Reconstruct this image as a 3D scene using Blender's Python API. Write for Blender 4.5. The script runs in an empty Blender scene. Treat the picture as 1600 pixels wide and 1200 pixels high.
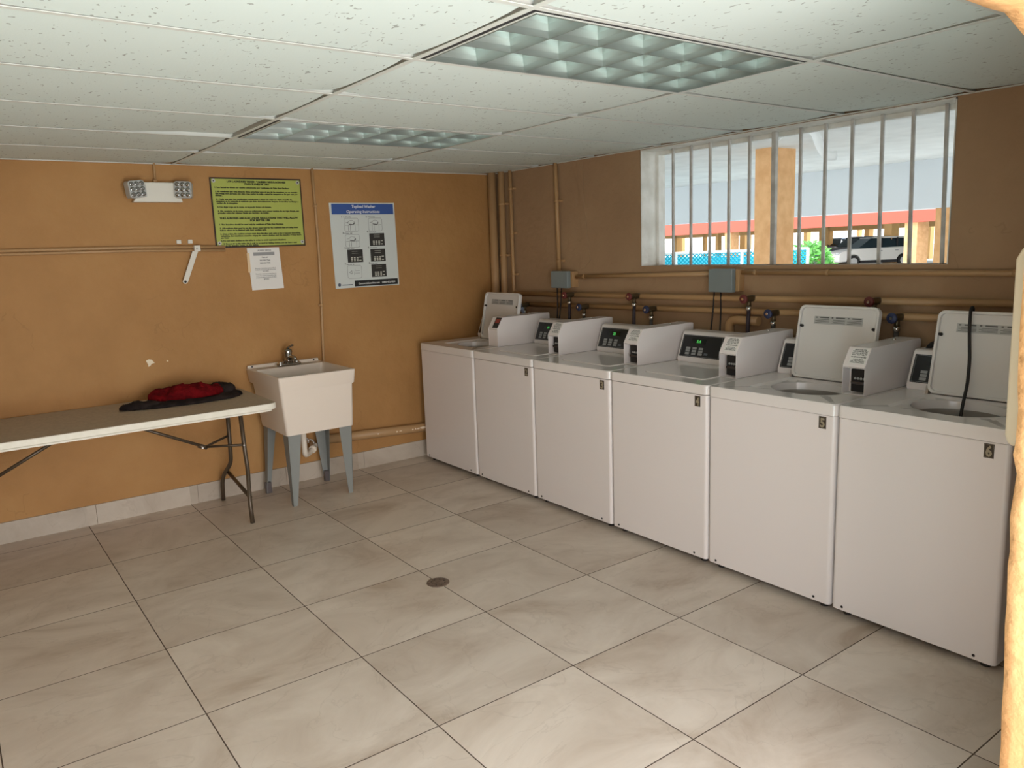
import bpy, bmesh, math, random
from mathutils import Vector, Matrix
random.seed(7)
PI = math.pi
S = bpy.context.scene
COL = S.collection

# ------------------------------------------------------------------ camera
F_PX, CX, CY, CZ, YAW, PIT, ROL = 1216.9, -3.7488, -5.3093, 1.5991, 0.6319, -0.1717, -0.0362
fw = Vector((math.sin(YAW)*math.cos(PIT), math.cos(YAW)*math.cos(PIT), math.sin(PIT)))
rt = Vector((math.cos(YAW), -math.sin(YAW), 0)); up = rt.cross(fw)
rt2 = rt*math.cos(ROL)+up*math.sin(ROL); up2 = -rt*math.sin(ROL)+up*math.cos(ROL)
cam_d = bpy.data.cameras.new('camera'); cam = bpy.data.objects.new('camera', cam_d); COL.objects.link(cam)
m = Matrix((rt2, up2, -fw)).transposed().to_4x4(); m.translation = Vector((CX, CY, CZ))
cam.matrix_world = m
cam_d.sensor_fit = 'HORIZONTAL'; cam_d.sensor_width = 36; cam_d.lens = F_PX/1600*36; cam_d.clip_start = 0.02; cam_d.clip_end = 400
S.camera = cam
# ------------------------------------------------------------------ light
S.view_settings.view_transform = 'Standard'; S.view_settings.look = 'None'
S.view_settings.gamma = 1; S.view_settings.use_curve_mapping = False
S.view_settings.exposure = 0.0
w = bpy.data.worlds.new('sky'); S.world = w; w.use_nodes = True
wn = w.node_tree.nodes; wl = w.node_tree.links
bg = wn['Background']
tc = wn.new('ShaderNodeTexCoord'); sx = wn.new('ShaderNodeSeparateXYZ'); wl.new(tc.outputs['Generated'], sx.inputs[0])
rp = wn.new('ShaderNodeValToRGB'); wl.new(sx.outputs['Z'], rp.inputs[0]); wl.new(rp.outputs[0], bg.inputs[0])
rp.color_ramp.elements[0].position = 0.0; rp.color_ramp.elements[0].color = (1, 1, 0.98, 1)
rp.color_ramp.elements[1].position = 0.6; rp.color_ramp.elements[1].color = (0.72, 0.85, 1.0, 1)
bg.inputs[1].default_value = 3.5
sd = bpy.data.lights.new('sun', 'SUN'); so = bpy.data.objects.new('sun', sd); COL.objects.link(so)
sd.energy = 3.2; sd.angle = 0.03; sd.color = (1.0, 0.95, 0.87)
so.rotation_euler = (math.radians(38), 0, math.radians(128))
def area(name, loc, aim, sxx, syy, e, col):
    d = bpy.data.lights.new(name, 'AREA'); d.shape = 'RECTANGLE'; d.size = sxx; d.size_y = syy; d.energy = e; d.color = col
    o = bpy.data.objects.new(name, d); COL.objects.link(o); o.location = loc
    o.rotation_euler = (Vector(aim)-Vector(loc)).to_track_quat('-Z', 'Y').to_euler()
    return o
# daylight coming in through the wide doorway behind the camera
area('doorway_daylight', (-2.75, -6.3, 1.0), (-2.3, 0, .85), 1.9, 1.5, 84, (1.0, 0.87, 0.84))
# light thrown up into the room by the bright pavement outside the doorway
area('pavement_bounce', (-3.7, -5.4, 0.06), (-4.1, -4.6, 1.3), 1.0, 1.0, 54, (0.74, 0.98, 1.0))

# ------------------------------------------------------------------ helpers
def mat(name, col=(.8, .8, .8), rough=.5, metal=0, spec=.5, emit=None, es=1, trans=0, alpha=1, ior=1.45):
    M = bpy.data.materials.new(name); M.use_nodes = True
    b = M.node_tree.nodes['Principled BSDF']
    b.inputs['Base Color'].default_value = (*col, 1); b.inputs['Roughness'].default_value = rough
    b.inputs['Metallic'].default_value = metal; b.inputs['Specular IOR Level'].default_value = spec
    b.inputs['Transmission Weight'].default_value = trans; b.inputs['IOR'].default_value = ior
    if emit: b.inputs['Emission Color'].default_value = (*emit, 1); b.inputs['Emission Strength'].default_value = es
    return M
def srgb(r, g, b):
    f = lambda c: ((c/255+.055)/1.055)**2.4 if c/255 > .04045 else c/255/12.92
    return (f(r), f(g), f(b))
def nodes(M):
    return M.node_tree.nodes, M.node_tree.links, M.node_tree.nodes['Principled BSDF']
def noisy(M, c1, c2, scale=4, detail=6, bump=0.0, bscale=40, lo=.35, hi=.65, rough=None, bdist=.01):
    N, L, B = nodes(M)
    t = N.new('ShaderNodeTexCoord')
    n = N.new('ShaderNodeTexNoise'); n.inputs['Scale'].default_value = scale; n.inputs['Detail'].default_value = detail
    L.new(t.outputs['Object'], n.inputs['Vector'])
    r = N.new('ShaderNodeValToRGB'); L.new(n.outputs[0], r.inputs[0]); L.new(r.outputs[0], B.inputs['Base Color'])
    r.color_ramp.elements[0].position = lo; r.color_ramp.elements[0].color = (*c1, 1)
    r.color_ramp.elements[1].position = hi; r.color_ramp.elements[1].color = (*c2, 1)
    if bump:
        n2 = N.new('ShaderNodeTexNoise'); n2.inputs['Scale'].default_value = bscale; n2.inputs['Detail'].default_value = 5
        L.new(t.outputs['Object'], n2.inputs['Vector'])
        bp = N.new('ShaderNodeBump'); bp.inputs['Strength'].default_value = bump; bp.inputs['Distance'].default_value = bdist
        L.new(n2.outputs[0], bp.inputs['Height']); L.new(bp.outputs[0], B.inputs['Normal'])
    if rough is not None: B.inputs['Roughness'].default_value = rough
    return M
def prop(o, label=None, cat=None, group=None, kind=None):
    if label: o['label'] = label
    if cat: o['category'] = cat
    if group: o['group'] = group
    if kind: o['kind'] = kind
    return o
def obj(name, bm, M, parent=None, smooth=False, bev=0, seg=2, loc=None):
    me = bpy.data.meshes.new(name); bmesh.ops.recalc_face_normals(bm, faces=bm.faces[:]); bm.to_mesh(me); bm.free()
    if isinstance(M, (list, tuple)):
        for k in M: me.materials.append(k)
    else: me.materials.append(M)
    o = bpy.data.objects.new(name, me); COL.objects.link(o)
    if parent: o.parent = parent
    if loc: o.location = loc
    if smooth:
        for p in me.polygons: p.use_smooth = True
    if bev:
        b = o.modifiers.new('bevel', 'BEVEL'); b.width = bev; b.segments = seg; b.limit_method = 'ANGLE'; b.angle_limit = .6
        for p in me.polygons: p.use_smooth = True
        try:
            w_ = o.modifiers.new('wn', 'WEIGHTED_NORMAL'); w_.keep_sharp = True
        except Exception: pass
    return o
def empty(name, loc, label, cat, group=None, rotz=0):
    o = bpy.data.objects.new(name, None); COL.objects.link(o); o.location = loc; o.rotation_euler = (0, 0, rotz); o.empty_display_size = .05
    return prop(o, label, cat, group)
def struct(name, bm, M, parent=None, **k):
    o = obj(name, bm, M, parent, **k)
    if not parent: o['kind'] = 'structure'
    return o
def box(bm, x0, x1, y0, y1, z0, z1, mi=0, mtx=None):
    vs = [bm.verts.new((x, y, z)) for x in (x0, x1) for y in (y0, y1) for z in (z0, z1)]
    if mtx:
        for v in vs: v.co = mtx @ v.co
    for q in ((0, 1, 3, 2), (4, 6, 7, 5), (0, 4, 5, 1), (2, 3, 7, 6), (0, 2, 6, 4), (1, 5, 7, 3)):
        f = bm.faces.new([vs[i] for i in q]); f.material_index = mi
    return vs
def B(*a, **k):
    bm = bmesh.new(); box(bm, *a, **k); return bm
def tube(bm, pts, r, n=10, cap=True, smooth=True, rr=None, flat=1.0):
    pts = [Vector(p) for p in pts]; rings = []
    prev = None
    for i, p in enumerate(pts):
        if i == 0: t = pts[1]-p
        elif i == len(pts)-1: t = p-pts[i-1]
        else: t = (pts[i+1]-p).normalized()+(p-pts[i-1]).normalized()
        t.normalize()
        if prev is None:
            a = Vector((0, 0, 1)) if abs(t.z) < .9 else Vector((1, 0, 0))
            u = t.cross(a).normalized()
        else:
            u = (prev-t*prev.dot(t)).normalized()
        prev = u; v = t.cross(u)
        R = rr[i] if rr else r
        rings.append([bm.verts.new(p+u*math.cos(2*PI*k/n)*R+v*math.sin(2*PI*k/n)*R*flat) for k in range(n)])
    for a, b in zip(rings, rings[1:]):
        for k in range(n):
            f = bm.faces.new((a[k], a[(k+1) % n], b[(k+1) % n], b[k])); f.smooth = smooth
    if cap:
        bm.faces.new(rings[0][::-1]); bm.faces.new(rings[-1])
    return bm
def T(pts, r, n=10, **k):
    bm = bmesh.new(); return tube(bm, pts, r, n, **k)
def arc(pts, rad, n=5):
    """round the corners of a polyline"""
    pts = [Vector(p) for p in pts]; out = [pts[0]]
    for i in range(1, len(pts)-1):
        p = pts[i]; a = (pts[i-1]-p); b = (pts[i+1]-p)
        r = min(rad, a.length*.45, b.length*.45); a.normalize(); b.normalize()
        s = p+a*r; e = p+b*r
        for k in range(n+1):
            t = k/n; out.append(s*(1-t)**2+p*2*t*(1-t)+e*t*t)
    out.append(pts[-1]); return out
def prism(bm, poly, axis, a, b, mi=0):
    """extrude 2D poly along axis between a and b; poly coords are the two other axes in xyz order"""
    def P(q, t):
        if axis == 'x': return (t, q[0], q[1])
        if axis == 'y': return (q[0], t, q[1])
        return (q[0], q[1], t)
    A = [bm.verts.new(P(q, a)) for q in poly]; Bv = [bm.verts.new(P(q, b)) for q in poly]
    fs = [bm.faces.new(A[::-1]), bm.faces.new(Bv)]
    n = len(poly)
    for i in range(n): fs.append(bm.faces.new((A[i], A[(i+1) % n], Bv[(i+1) % n], Bv[i])))
    for f in fs: f.material_index = mi
    return bm
def PR(poly, axis, a, b):
    bm = bmesh.new(); return prism(bm, poly, axis, a, b)
def rrect(x0, x1, y0, y1, r, n=5):
    out = []
    for (cx, cy, a0) in ((x1-r, y1-r, 0), (x0+r, y1-r, 90), (x0+r, y0+r, 180), (x1-r, y0+r, 270)):
        for k in range(n+1):
            a = math.radians(a0+90*k/n); out.append((cx+r*math.cos(a), cy+r*math.sin(a)))
    return out
def lathe(bm, prof, cx, cy, n=24, mtx=None):
    rings = []
    for r, z in prof:
        rings.append([bm.verts.new((cx+r*math.cos(2*PI*k/n), cy+r*math.sin(2*PI*k/n), z)) for k in range(n)])
    if mtx:
        for rg in rings:
            for v in rg: v.co = mtx @ v.co
    for a, b in zip(rings, rings[1:]):
        for k in range(n):
            f = bm.faces.new((a[k], a[(k+1) % n], b[(k+1) % n], b[k])); f.smooth = True
    bm.faces.new(rings[0]); bm.faces.new(rings[-1][::-1])
    return bm
BOLD = .05
def text_bm(items, mtx):
    """items: (string, x, y, height, width or None, align) -> one bmesh in local XY, transformed by mtx"""
    out = bmesh.new()
    for (s, x, y, h, wd, al) in items:
        c = bpy.data.curves.new('t', 'FONT'); c.body = s; c.size = h*1.4; c.resolution_u = 2; c.offset = h*BOLD
        o = bpy.data.objects.new('t', c); COL.objects.link(o)
        dg = bpy.context.evaluated_depsgraph_get(); me = bpy.data.meshes.new_from_object(o.evaluated_get(dg))
        bpy.data.objects.remove(o); bpy.data.curves.remove(c)
        if not me.vertices: continue
        xs = [v.co.x for v in me.vertices]; x0, x1 = min(xs), max(xs)
        k = (wd/(x1-x0)) if wd else 1.0
        off = {'l': 0, 'c': -(x1-x0)*k/2, 'r': -(x1-x0)*k}[al]
        b2 = bmesh.new(); b2.from_mesh(me)
        for v in b2.verts: v.co = mtx @ Vector(((v.co.x-x0)*k+off+x, v.co.y+y, v.co.z))
        tmp = bpy.data.meshes.new('t'); b2.to_mesh(tmp); b2.free(); out.from_mesh(tmp)
        bpy.data.meshes.remove(tmp); bpy.data.meshes.remove(me)
    return out
def quad2(bm, x0, x1, y0, y1, z, mtx, mi=0):
    vs = [bm.verts.new(mtx @ Vector(p)) for p in ((x0, y0, z), (x1, y0, z), (x1, y1, z), (x0, y1, z))]
    f = bm.faces.new(vs); f.material_index = mi
def cbox(bm, x0, x1, y0, y1, z0, z1, mtx):
    box(bm, x0, x1, y0, y1, z0, z1, 0, mtx)

# ------------------------------------------------------------------ materials
def wall_mat(name, c_dark, c_mid, c_light, bump=.5):
    M = mat(name, c_mid, .62, spec=.3); N, L, Bs = nodes(M)
    t = N.new('ShaderNodeTexCoord')
    n = N.new('ShaderNodeTexNoise'); n.inputs['Scale'].default_value = 1.3; n.inputs['Detail'].default_value = 8; n.inputs['Roughness'].default_value = .6
    L.new(t.outputs['Object'], n.inputs['Vector'])
    r = N.new('ShaderNodeValToRGB'); L.new(n.outputs[0], r.inputs[0])
    e = r.color_ramp.elements; e[0].position = .3; e[0].color = (*c_dark, 1); e[1].position = .72; e[1].color = (*c_light, 1)
    k = e.new(.5); k.color = (*c_mid, 1)
    # fine hairline scratches
    n2 = N.new('ShaderNodeTexNoise'); n2.inputs['Scale'].default_value = 4.5; n2.inputs['Detail'].default_value = 3
    L.new(t.outputs['Object'], n2.inputs['Vector'])
    vo = N.new('ShaderNodeTexVoronoi'); vo.feature = 'DISTANCE_TO_EDGE'; vo.inputs['Scale'].default_value = 2.6
    ad = N.new('ShaderNodeMixRGB'); ad.inputs[0].default_value = .35; L.new(t.outputs['Object'], ad.inputs[1]); L.new(n2.outputs['Color'], ad.inputs[2]); L.new(ad.outputs[0], vo.inputs['Vector'])
    lt = N.new('ShaderNodeMath'); lt.operation = 'LESS_THAN'; lt.inputs[1].default_value = .006; L.new(vo.outputs['Distance'], lt.inputs[0])
    n3 = N.new('ShaderNodeTexNoise'); n3.inputs['Scale'].default_value = 2.1; L.new(t.outputs['Object'], n3.inputs['Vector'])
    gt = N.new('ShaderNodeMath'); gt.operation = 'GREATER_THAN'; gt.inputs[1].default_value = .60; L.new(n3.outputs[0], gt.inputs[0])
    mu = N.new('ShaderNodeMath'); mu.operation = 'MULTIPLY'; L.new(lt.outputs[0], mu.inputs[0]); L.new(gt.outputs[0], mu.inputs[1])
    m2 = N.new('ShaderNodeMath'); m2.operation = 'MULTIPLY'; L.new(mu.outputs[0], m2.inputs[0]); m2.inputs[1].default_value = .16
    mx = N.new('ShaderNodeMixRGB'); L.new(m2.outputs[0], mx.inputs[0]); L.new(r.outputs[0], mx.inputs[1]); mx.inputs[2].default_value = (*[c*.45 for c in c_dark], 1)
    L.new(mx.outputs[0], Bs.inputs['Base Color'])
    n4 = N.new('ShaderNodeTexNoise'); n4.inputs['Scale'].default_value = 14; n4.inputs['Detail'].default_value = 7; L.new(t.outputs['Object'], n4.inputs['Vector'])
    bp = N.new('ShaderNodeBump'); bp.inputs['Strength'].default_value = bump; bp.inputs['Distance'].default_value = .015
    L.new(n4.outputs[0], bp.inputs['Height']); L.new(bp.outputs[0], Bs.inputs['Normal'])
    return M
M_wall = wall_mat('painted_plaster_orange', srgb(160, 118, 70), srgb(172, 128, 78), srgb(180, 138, 86))
M_wallr = wall_mat('painted_plaster_tan', srgb(156, 126, 96), srgb(164, 134, 103), srgb(172, 143, 110))
M_jamb = wall_mat('rough_plaster', srgb(214, 160, 104), srgb(226, 174, 118), srgb(238, 192, 138), bump=1.0)
M_pipe = mat('painted_pipe', srgb(176, 140, 98), .45)
M_white = mat('white_enamel', srgb(226, 219, 215), .22, spec=.5)
M_whitetop = mat('white_enamel_top', srgb(224, 218, 213), .10, spec=.5)
M_lid = mat('lid_plastic', srgb(214, 211, 206), .4)
M_bar = noisy(mat('bar_paint', rough=.5), srgb(176, 172, 166), srgb(204, 202, 196), scale=12)
M_black = mat('black_panel', srgb(30, 31, 33), .3)
M_dark = mat('dark_rubber', srgb(34, 31, 30), .6)
M_chrome = mat('chrome', (.75, .75, .75), .15, metal=1)
M_steel = mat('steel', (.5, .49, .47), .35, metal=1)
M_paper = mat('paper', srgb(226, 224, 218), .7)
M_ink = mat('ink', srgb(28, 28, 26), .6)
M_winwhite = noisy(mat('window_paint', rough=.55), srgb(216, 215, 206), srgb(236, 236, 230), scale=9, bump=.3)
M_key = mat('grey_keys', srgb(150, 152, 150), .5)
M_green_led = mat('green_led', (0, .1, 0), .5, emit=(.15, 1, .2), es=.5)

# floor tile material : 0.6 m tiles, grout and veins
OX, OY, TX, TY = -3.1584, -2.5798, .6076, .5972
def tile_mat(name, grout=True, dark=1.0):
    M = mat(name, rough=.33, spec=.45); N, L, Bs = nodes(M)
    g = N.new('ShaderNodeNewGeometry'); s = N.new('ShaderNodeSeparateXYZ'); L.new(g.outputs['Position'], s.inputs[0])
    def mth(op, a, b=None):
        k = N.new('ShaderNodeMath'); k.operation = op
        for i, v in enumerate((a, b)):
            if v is None: continue
            if isinstance(v, (int, float)): k.inputs[i].default_value = v
            else: L.new(v, k.inputs[i])
        return k.outputs[0]
    u = mth('DIVIDE', mth('SUBTRACT', s.outputs['X'], OX), TX); v = mth('DIVIDE', mth('SUBTRACT', s.outputs['Y'], OY), TY)
    fu = mth('FLOOR', u); fv = mth('FLOOR', v)
    cb = N.new('ShaderNodeCombineXYZ'); L.new(fu, cb.inputs[0]); L.new(fv, cb.inputs[1])
    wn_ = N.new('ShaderNodeTexWhiteNoise'); wn_.noise_dimensions = '3D'; L.new(cb.outputs[0], wn_.inputs['Vector'])
    sc = N.new('ShaderNodeVectorMath'); sc.operation = 'SCALE'; L.new(wn_.outputs['Color'], sc.inputs[0]); sc.inputs['Scale'].default_value = 30
    ad = N.new('ShaderNodeVectorMath'); ad.operation = 'ADD'; L.new(g.outputs['Position'], ad.inputs[0]); L.new(sc.outputs[0], ad.inputs[1])
    mp = N.new('ShaderNodeMapping'); mp.inputs['Rotation'].default_value = (0, 0, .8); mp.inputs['Scale'].default_value = (1, 1.5, 1); L.new(ad.outputs[0], mp.inputs[0])
    n = N.new('ShaderNodeTexNoise'); n.inputs['Scale'].default_value = 1.7; n.inputs['Detail'].default_value = 11; n.inputs['Roughness'].default_value = .62; n.inputs['Distortion'].default_value = .8
    L.new(mp.outputs[0], n.inputs['Vector'])
    r = N.new('ShaderNodeValToRGB'); L.new(n.outputs[0], r.inputs[0]); e = r.color_ramp.elements
    e[0].position = .28; e[0].color = (*srgb(172*dark, 154*dark, 134*dark), 1); e[1].position = .62; e[1].color = (*srgb(212*dark, 200*dark, 184*dark), 1)
    k = e.new(.43); k.color = (*srgb(196*dark, 182*dark, 165*dark), 1)
    # veins
    n5 = N.new('ShaderNodeTexNoise'); n5.inputs['Scale'].default_value = 1.5; n5.inputs['Detail'].default_value = 6; n5.inputs['Distortion'].default_value = 1.6; L.new(mp.outputs[0], n5.inputs['Vector'])
    ve = mth('ABSOLUTE', mth('SUBTRACT', n5.outputs[0], .5)); vl = mth('LESS_THAN', ve, .006); vm = mth('MULTIPLY', vl, .10)
    mv = N.new('ShaderNodeMixRGB'); L.new(vm, mv.inputs[0]); L.new(r.outputs[0], mv.inputs[1]); mv.inputs[2].default_value = (*srgb(120, 100, 80), 1)
    out = mv.outputs[0]
    # per tile tone
    hs = N.new('ShaderNodeHueSaturation'); L.new(out, hs.inputs['Color']); L.new(mth('ADD', mth('MULTIPLY', wn_.outputs['Value'], .10), .95), hs.inputs['Value']); out = hs.outputs[0]
    if grout:
        du = mth('MULTIPLY', mth('MINIMUM', mth('FRACT', u), mth('SUBTRACT', 1.0, mth('FRACT', u))), TX)
        dv = mth('MULTIPLY', mth('MINIMUM', mth('FRACT', v), mth('SUBTRACT', 1.0, mth('FRACT', v))), TY)
        gm = mth('LESS_THAN', mth('MINIMUM', du, dv), .0022)
        mx = N.new('ShaderNodeMixRGB'); L.new(gm, mx.inputs[0]); L.new(out, mx.inputs[1]); mx.inputs[2].default_value = (*srgb(80, 66, 54), 1); out = mx.outputs[0]
        ro = mth('ADD', mth('MULTIPLY', gm, .5), .36); L.new(ro, Bs.inputs['Roughness'])
        bp = N.new('ShaderNodeBump'); bp.inputs['Strength'].default_value = .4; bp.inputs['Distance'].default_value = .004; bp.invert = True
        L.new(mth('ADD', gm, mth('MULTIPLY', n.outputs[0], -.15)), bp.inputs['Height']); L.new(bp.outputs[0], Bs.inputs['Normal'])
    L.new(out, Bs.inputs['Base Color'])
    return M
M_floor = tile_mat('stone_floor_tile')
M_base = tile_mat('stone_skirting', grout=False, dark=.90)

# ceiling tile
def ceil_mat():
    M = mat('acoustic_tile', srgb(224, 226, 220), .85, spec=.2); N, L, Bs = nodes(M)
    t = N.new('ShaderNodeTexCoord')
    mp = N.new('ShaderNodeMapping'); mp.inputs['Rotation'].default_value = (0, 0, .6); mp.inputs['Scale'].default_value = (1, .5, 1); L.new(t.outputs['Object'], mp.inputs[0])
    nz = N.new('ShaderNodeTexNoise'); nz.inputs['Scale'].default_value = 25; L.new(mp.outputs[0], nz.inputs['Vector'])
    ad = N.new('ShaderNodeMixRGB'); ad.inputs[0].default_value = .08; L.new(mp.outputs[0], ad.inputs[1]); L.new(nz.outputs['Color'], ad.inputs[2])
    n = N.new('ShaderNodeTexVoronoi'); n.inputs['Scale'].default_value = 48; n.inputs['Randomness'].default_value = 1; L.new(ad.outputs[0], n.inputs['Vector'])
    a = N.new('ShaderNodeMath'); a.operation = 'LESS_THAN'; a.inputs[1].default_value = .18; L.new(n.outputs['Distance'], a.inputs[0])
    r2 = N.new('ShaderNodeSeparateColor'); L.new(n.outputs['Color'], r2.inputs[0])
    b = N.new('ShaderNodeMath'); b.operation = 'GREATER_THAN'; b.inputs[1].default_value = .32; L.new(r2.outputs[0], b.inputs[0])
    c = N.new('ShaderNodeMath'); c.operation = 'MULTIPLY'; L.new(a.outputs[0], c.inputs[0]); L.new(b.outputs[0], c.inputs[1])
    d = N.new('ShaderNodeMath'); d.operation = 'MULTIPLY'; L.new(c.outputs[0], d.inputs[0]); d.inputs[1].default_value = .62
    mx = N.new('ShaderNodeMixRGB'); L.new(d.outputs[0], mx.inputs[0]); mx.inputs[1].default_value = (*srgb(218, 228, 222), 1); mx.inputs[2].default_value = (*srgb(120, 118, 108), 1)
    L.new(mx.outputs[0], Bs.inputs['Base Color'])
    n4 = N.new('ShaderNodeTexNoise'); n4.inputs['Scale'].default_value = 120; L.new(mp.outputs[0], n4.inputs['Vector'])
    bp = N.new('ShaderNodeBump'); bp.inputs['Strength'].default_value = .15; bp.inputs['Distance'].default_value = .003; L.new(n4.outputs[0], bp.inputs['Height']); L.new(bp.outputs[0], Bs.inputs['Normal'])
    return M
M_ceil = ceil_mat()
M_tee = mat('tee_white', srgb(214, 216, 208), .5)

# ------------------------------------------------------------------ room shell
H = 2.1973
XL, YF = -4.5, -4.6            # left wall, inner face of front wall
WT = .2
struct('floor', B(XL-.2, .2, YF-.24, .2, -.15, 0), M_floor)
struct('wall_back', B(XL-.2, .2, 0, .2, 0, 2.6), M_wall)
struct('wall_left', B(XL-.2, XL, YF-.24, 0, 0, 2.6), M_wall)
# right wall with window opening
WY0, WY1, WZ0, WZ1 = -3.598, -1.668, 1.458, 2.19
bm = bmesh.new()
box(bm, 0, WT, YF-.24, WY0, 0, 2.6); box(bm, 0, WT, WY1, 0, 0, 2.6); box(bm, 0, WT, WY0, WY1, 0, WZ0); box(bm, 0, WT, WY0, WY1, WZ1, 2.6)
bmesh.ops.remove_doubles(bm, verts=bm.verts, dist=1e-5)
struct('wall_right', bm, M_wallr)
# roof slab above the plenum
struct('plenum_roof', B(XL-.2, .2, YF-.24, .2, 2.6, 2.75), mat('roof_slab', (.12, .11, .1), .9))
# window lining: white painted reveals
bm = bmesh.new()
e = .006
box(bm, .0, WT+.02, WY1-e, WY1+.002, WZ0, WZ1); box(bm, .0, WT+.02, WY0-.002, WY0+e, WZ0, WZ1); box(bm, .0, WT+.02, WY0, WY1, WZ1-e, WZ1+.001)
win = struct('window_1', bm, M_winwhite)
bm = bmesh.new()   # slim frame standing in the opening
box(bm, .135, .175, WY1-.030, WY1-e, WZ0, WZ1-e); box(bm, .135, .175, WY0+e, WY0+.022, WZ0, WZ1-e); box(bm, .135, .175, WY0+.022, WY1-.030, WZ1-.03, WZ1-e)
obj('window_frame', bm, M_winwhite, win, bev=.002)
# front wall with rough arched doorway: inner edge traced in world metres (x, z) on y = YF
edge = [(-1.765, 0), (-1.769, .347), (-1.78, .435), (-1.782, .492), (-1.783, .541), (-1.801, .669), (-1.80, .729), (-1.811, .832), (-1.805, .859), (-1.82, .948), (-1.809, 1.003),
        (-1.80, 1.048), (-1.829, 1.099), (-1.82, 1.128), (-1.82, 1.202), (-1.834, 1.262), (-1.844, 1.357), (-1.845, 1.416), (-1.845, 1.473), (-1.85, 1.6), (-1.852, 1.75), (-1.862, 1.87), (-1.885, 1.94),
        (-1.931, 1.982), (-1.979, 1.997), (-2.025, 2.012), (-2.093, 2.010), (-2.141, 2.011), (-2.233, 2.011), (-2.6, 2.02), (-3.2, 2.015), (-3.8, 2.02), (-4.1, 2.02), (-4.22, 2.01), (-4.27, 1.96), (-4.29, 1.88), (-4.29, 1.2), (-4.29, .6), (-4.29, 0)]
path = []
for (a, b) in zip(edge, edge[1:]):
    L_ = math.dist(a, b); n = max(1, int(L_/.03))
    for k in range(n): path.append((a[0]+(b[0]-a[0])*k/n, a[1]+(b[1]-a[1])*k/n))
path.append(edge[-1])
bm = bmesh.new(); K = 9; yo = YF-.24
rows = []
rnd = random.Random(3)
for i, (x, z) in enumerate(path):
    a = path[max(0, i-1)]; b = path[min(len(path)-1, i+1)]
    nx, nz = (b[1]-a[1]), -(b[0]-a[0]); l = math.hypot(nx, nz) or 1; nx /= l; nz /= l   # towards the wall body
    row = []
    for k in range(K+1):
        t = k/K; y = YF+(yo-YF)*t
        ed = .012*(1-min(1, min(t, 1-t)*5))**2
        off = 0 if k == 0 else (rnd.random()-.5)*.007+ed*(1 if k == K else .6)
        row.append(bm.verts.new((x+nx*off, y, z+nz*off if 0 < i < len(path)-1 else z)))
    rows.append(row)
for a, b in zip(rows, rows[1:]):
    for k in range(K):
        f = bm.faces.new((a[k], b[k], b[k+1], a[k+1])); f.smooth = True; f.material_index = 1
for k, y, fl in ((0, YF, 1), (K, yo, 0)):
    outer = [bm.verts.new(p) for p in ((XL, y, 0), (XL, y, 2.6), (0, y, 2.6), (0, y, 0))]
    f = bm.faces.new([r[k] for r in rows]+outer); f.material_index = 0 if k == 0 else 1
struct('wall_front', bm, [M_wallr, M_jamb])
# skirting tiles
bm = bmesh.new(); x = XL
offs = [-4.5, -4.33, -3.72, -3.108, -2.50, -1.893, -1.285, -.68, 0]
for a, b in zip(offs, offs[1:]): box(bm, a+.001, b-.001, -.012, 0, 0, .126)
struct('baseboard_back', bm, M_base)
bm = bmesh.new()
for k in range(8): box(bm, XL, XL+.012, -4.55+k*.57, -4.55+(k+1)*.57-.002, 0, .126)
struct('baseboard_left', bm, M_base)

# ------------------------------------------------------------------ suspended ceiling
G = .6096; GX, GY = -2.4387, -3.0610
ceil = bpy.data.objects.new('ceiling', None); COL.objects.link(ceil); ceil['kind'] = 'structure'; ceil.location = (0, 0, H)
XS = [XL, GX-2*G, GX, GX+2*G, 0.0]
YS = [YF, GY-2*G, GY-G, GY, GY+G, GY+2*G, GY+3*G, GY+4*G, 0.0]
bm = bmesh.new(); tw = .010
for x in XS[1:-1]: box(bm, x-tw, x+tw, YF, 0, -.0022, .0)
for y in YS[1:-1]: box(bm, XL, 0, y-tw, y+tw, -.0025, -.0003)
for x in XS[1:-1]: box(bm, x-.001, x+.001, YF, 0, 0, .035)
for y in YS[1:-1]: box(bm, XL, 0, y-.001, y+.001, 0, .035)
box(bm, XL, 0, -.02, 0, -.004, 0); box(bm, XL, 0, YF, YF+.02, -.004, 0); box(bm, XL, XL+.02, YF, 0, -.004, 0); box(bm, -.02, 0, YF, 0, -.004, 0)
g_ = obj('ceiling_grid', bm, M_tee, ceil)
fix = {(2, 2), (2, 5)}
rt_ = random.Random(11)
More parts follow.
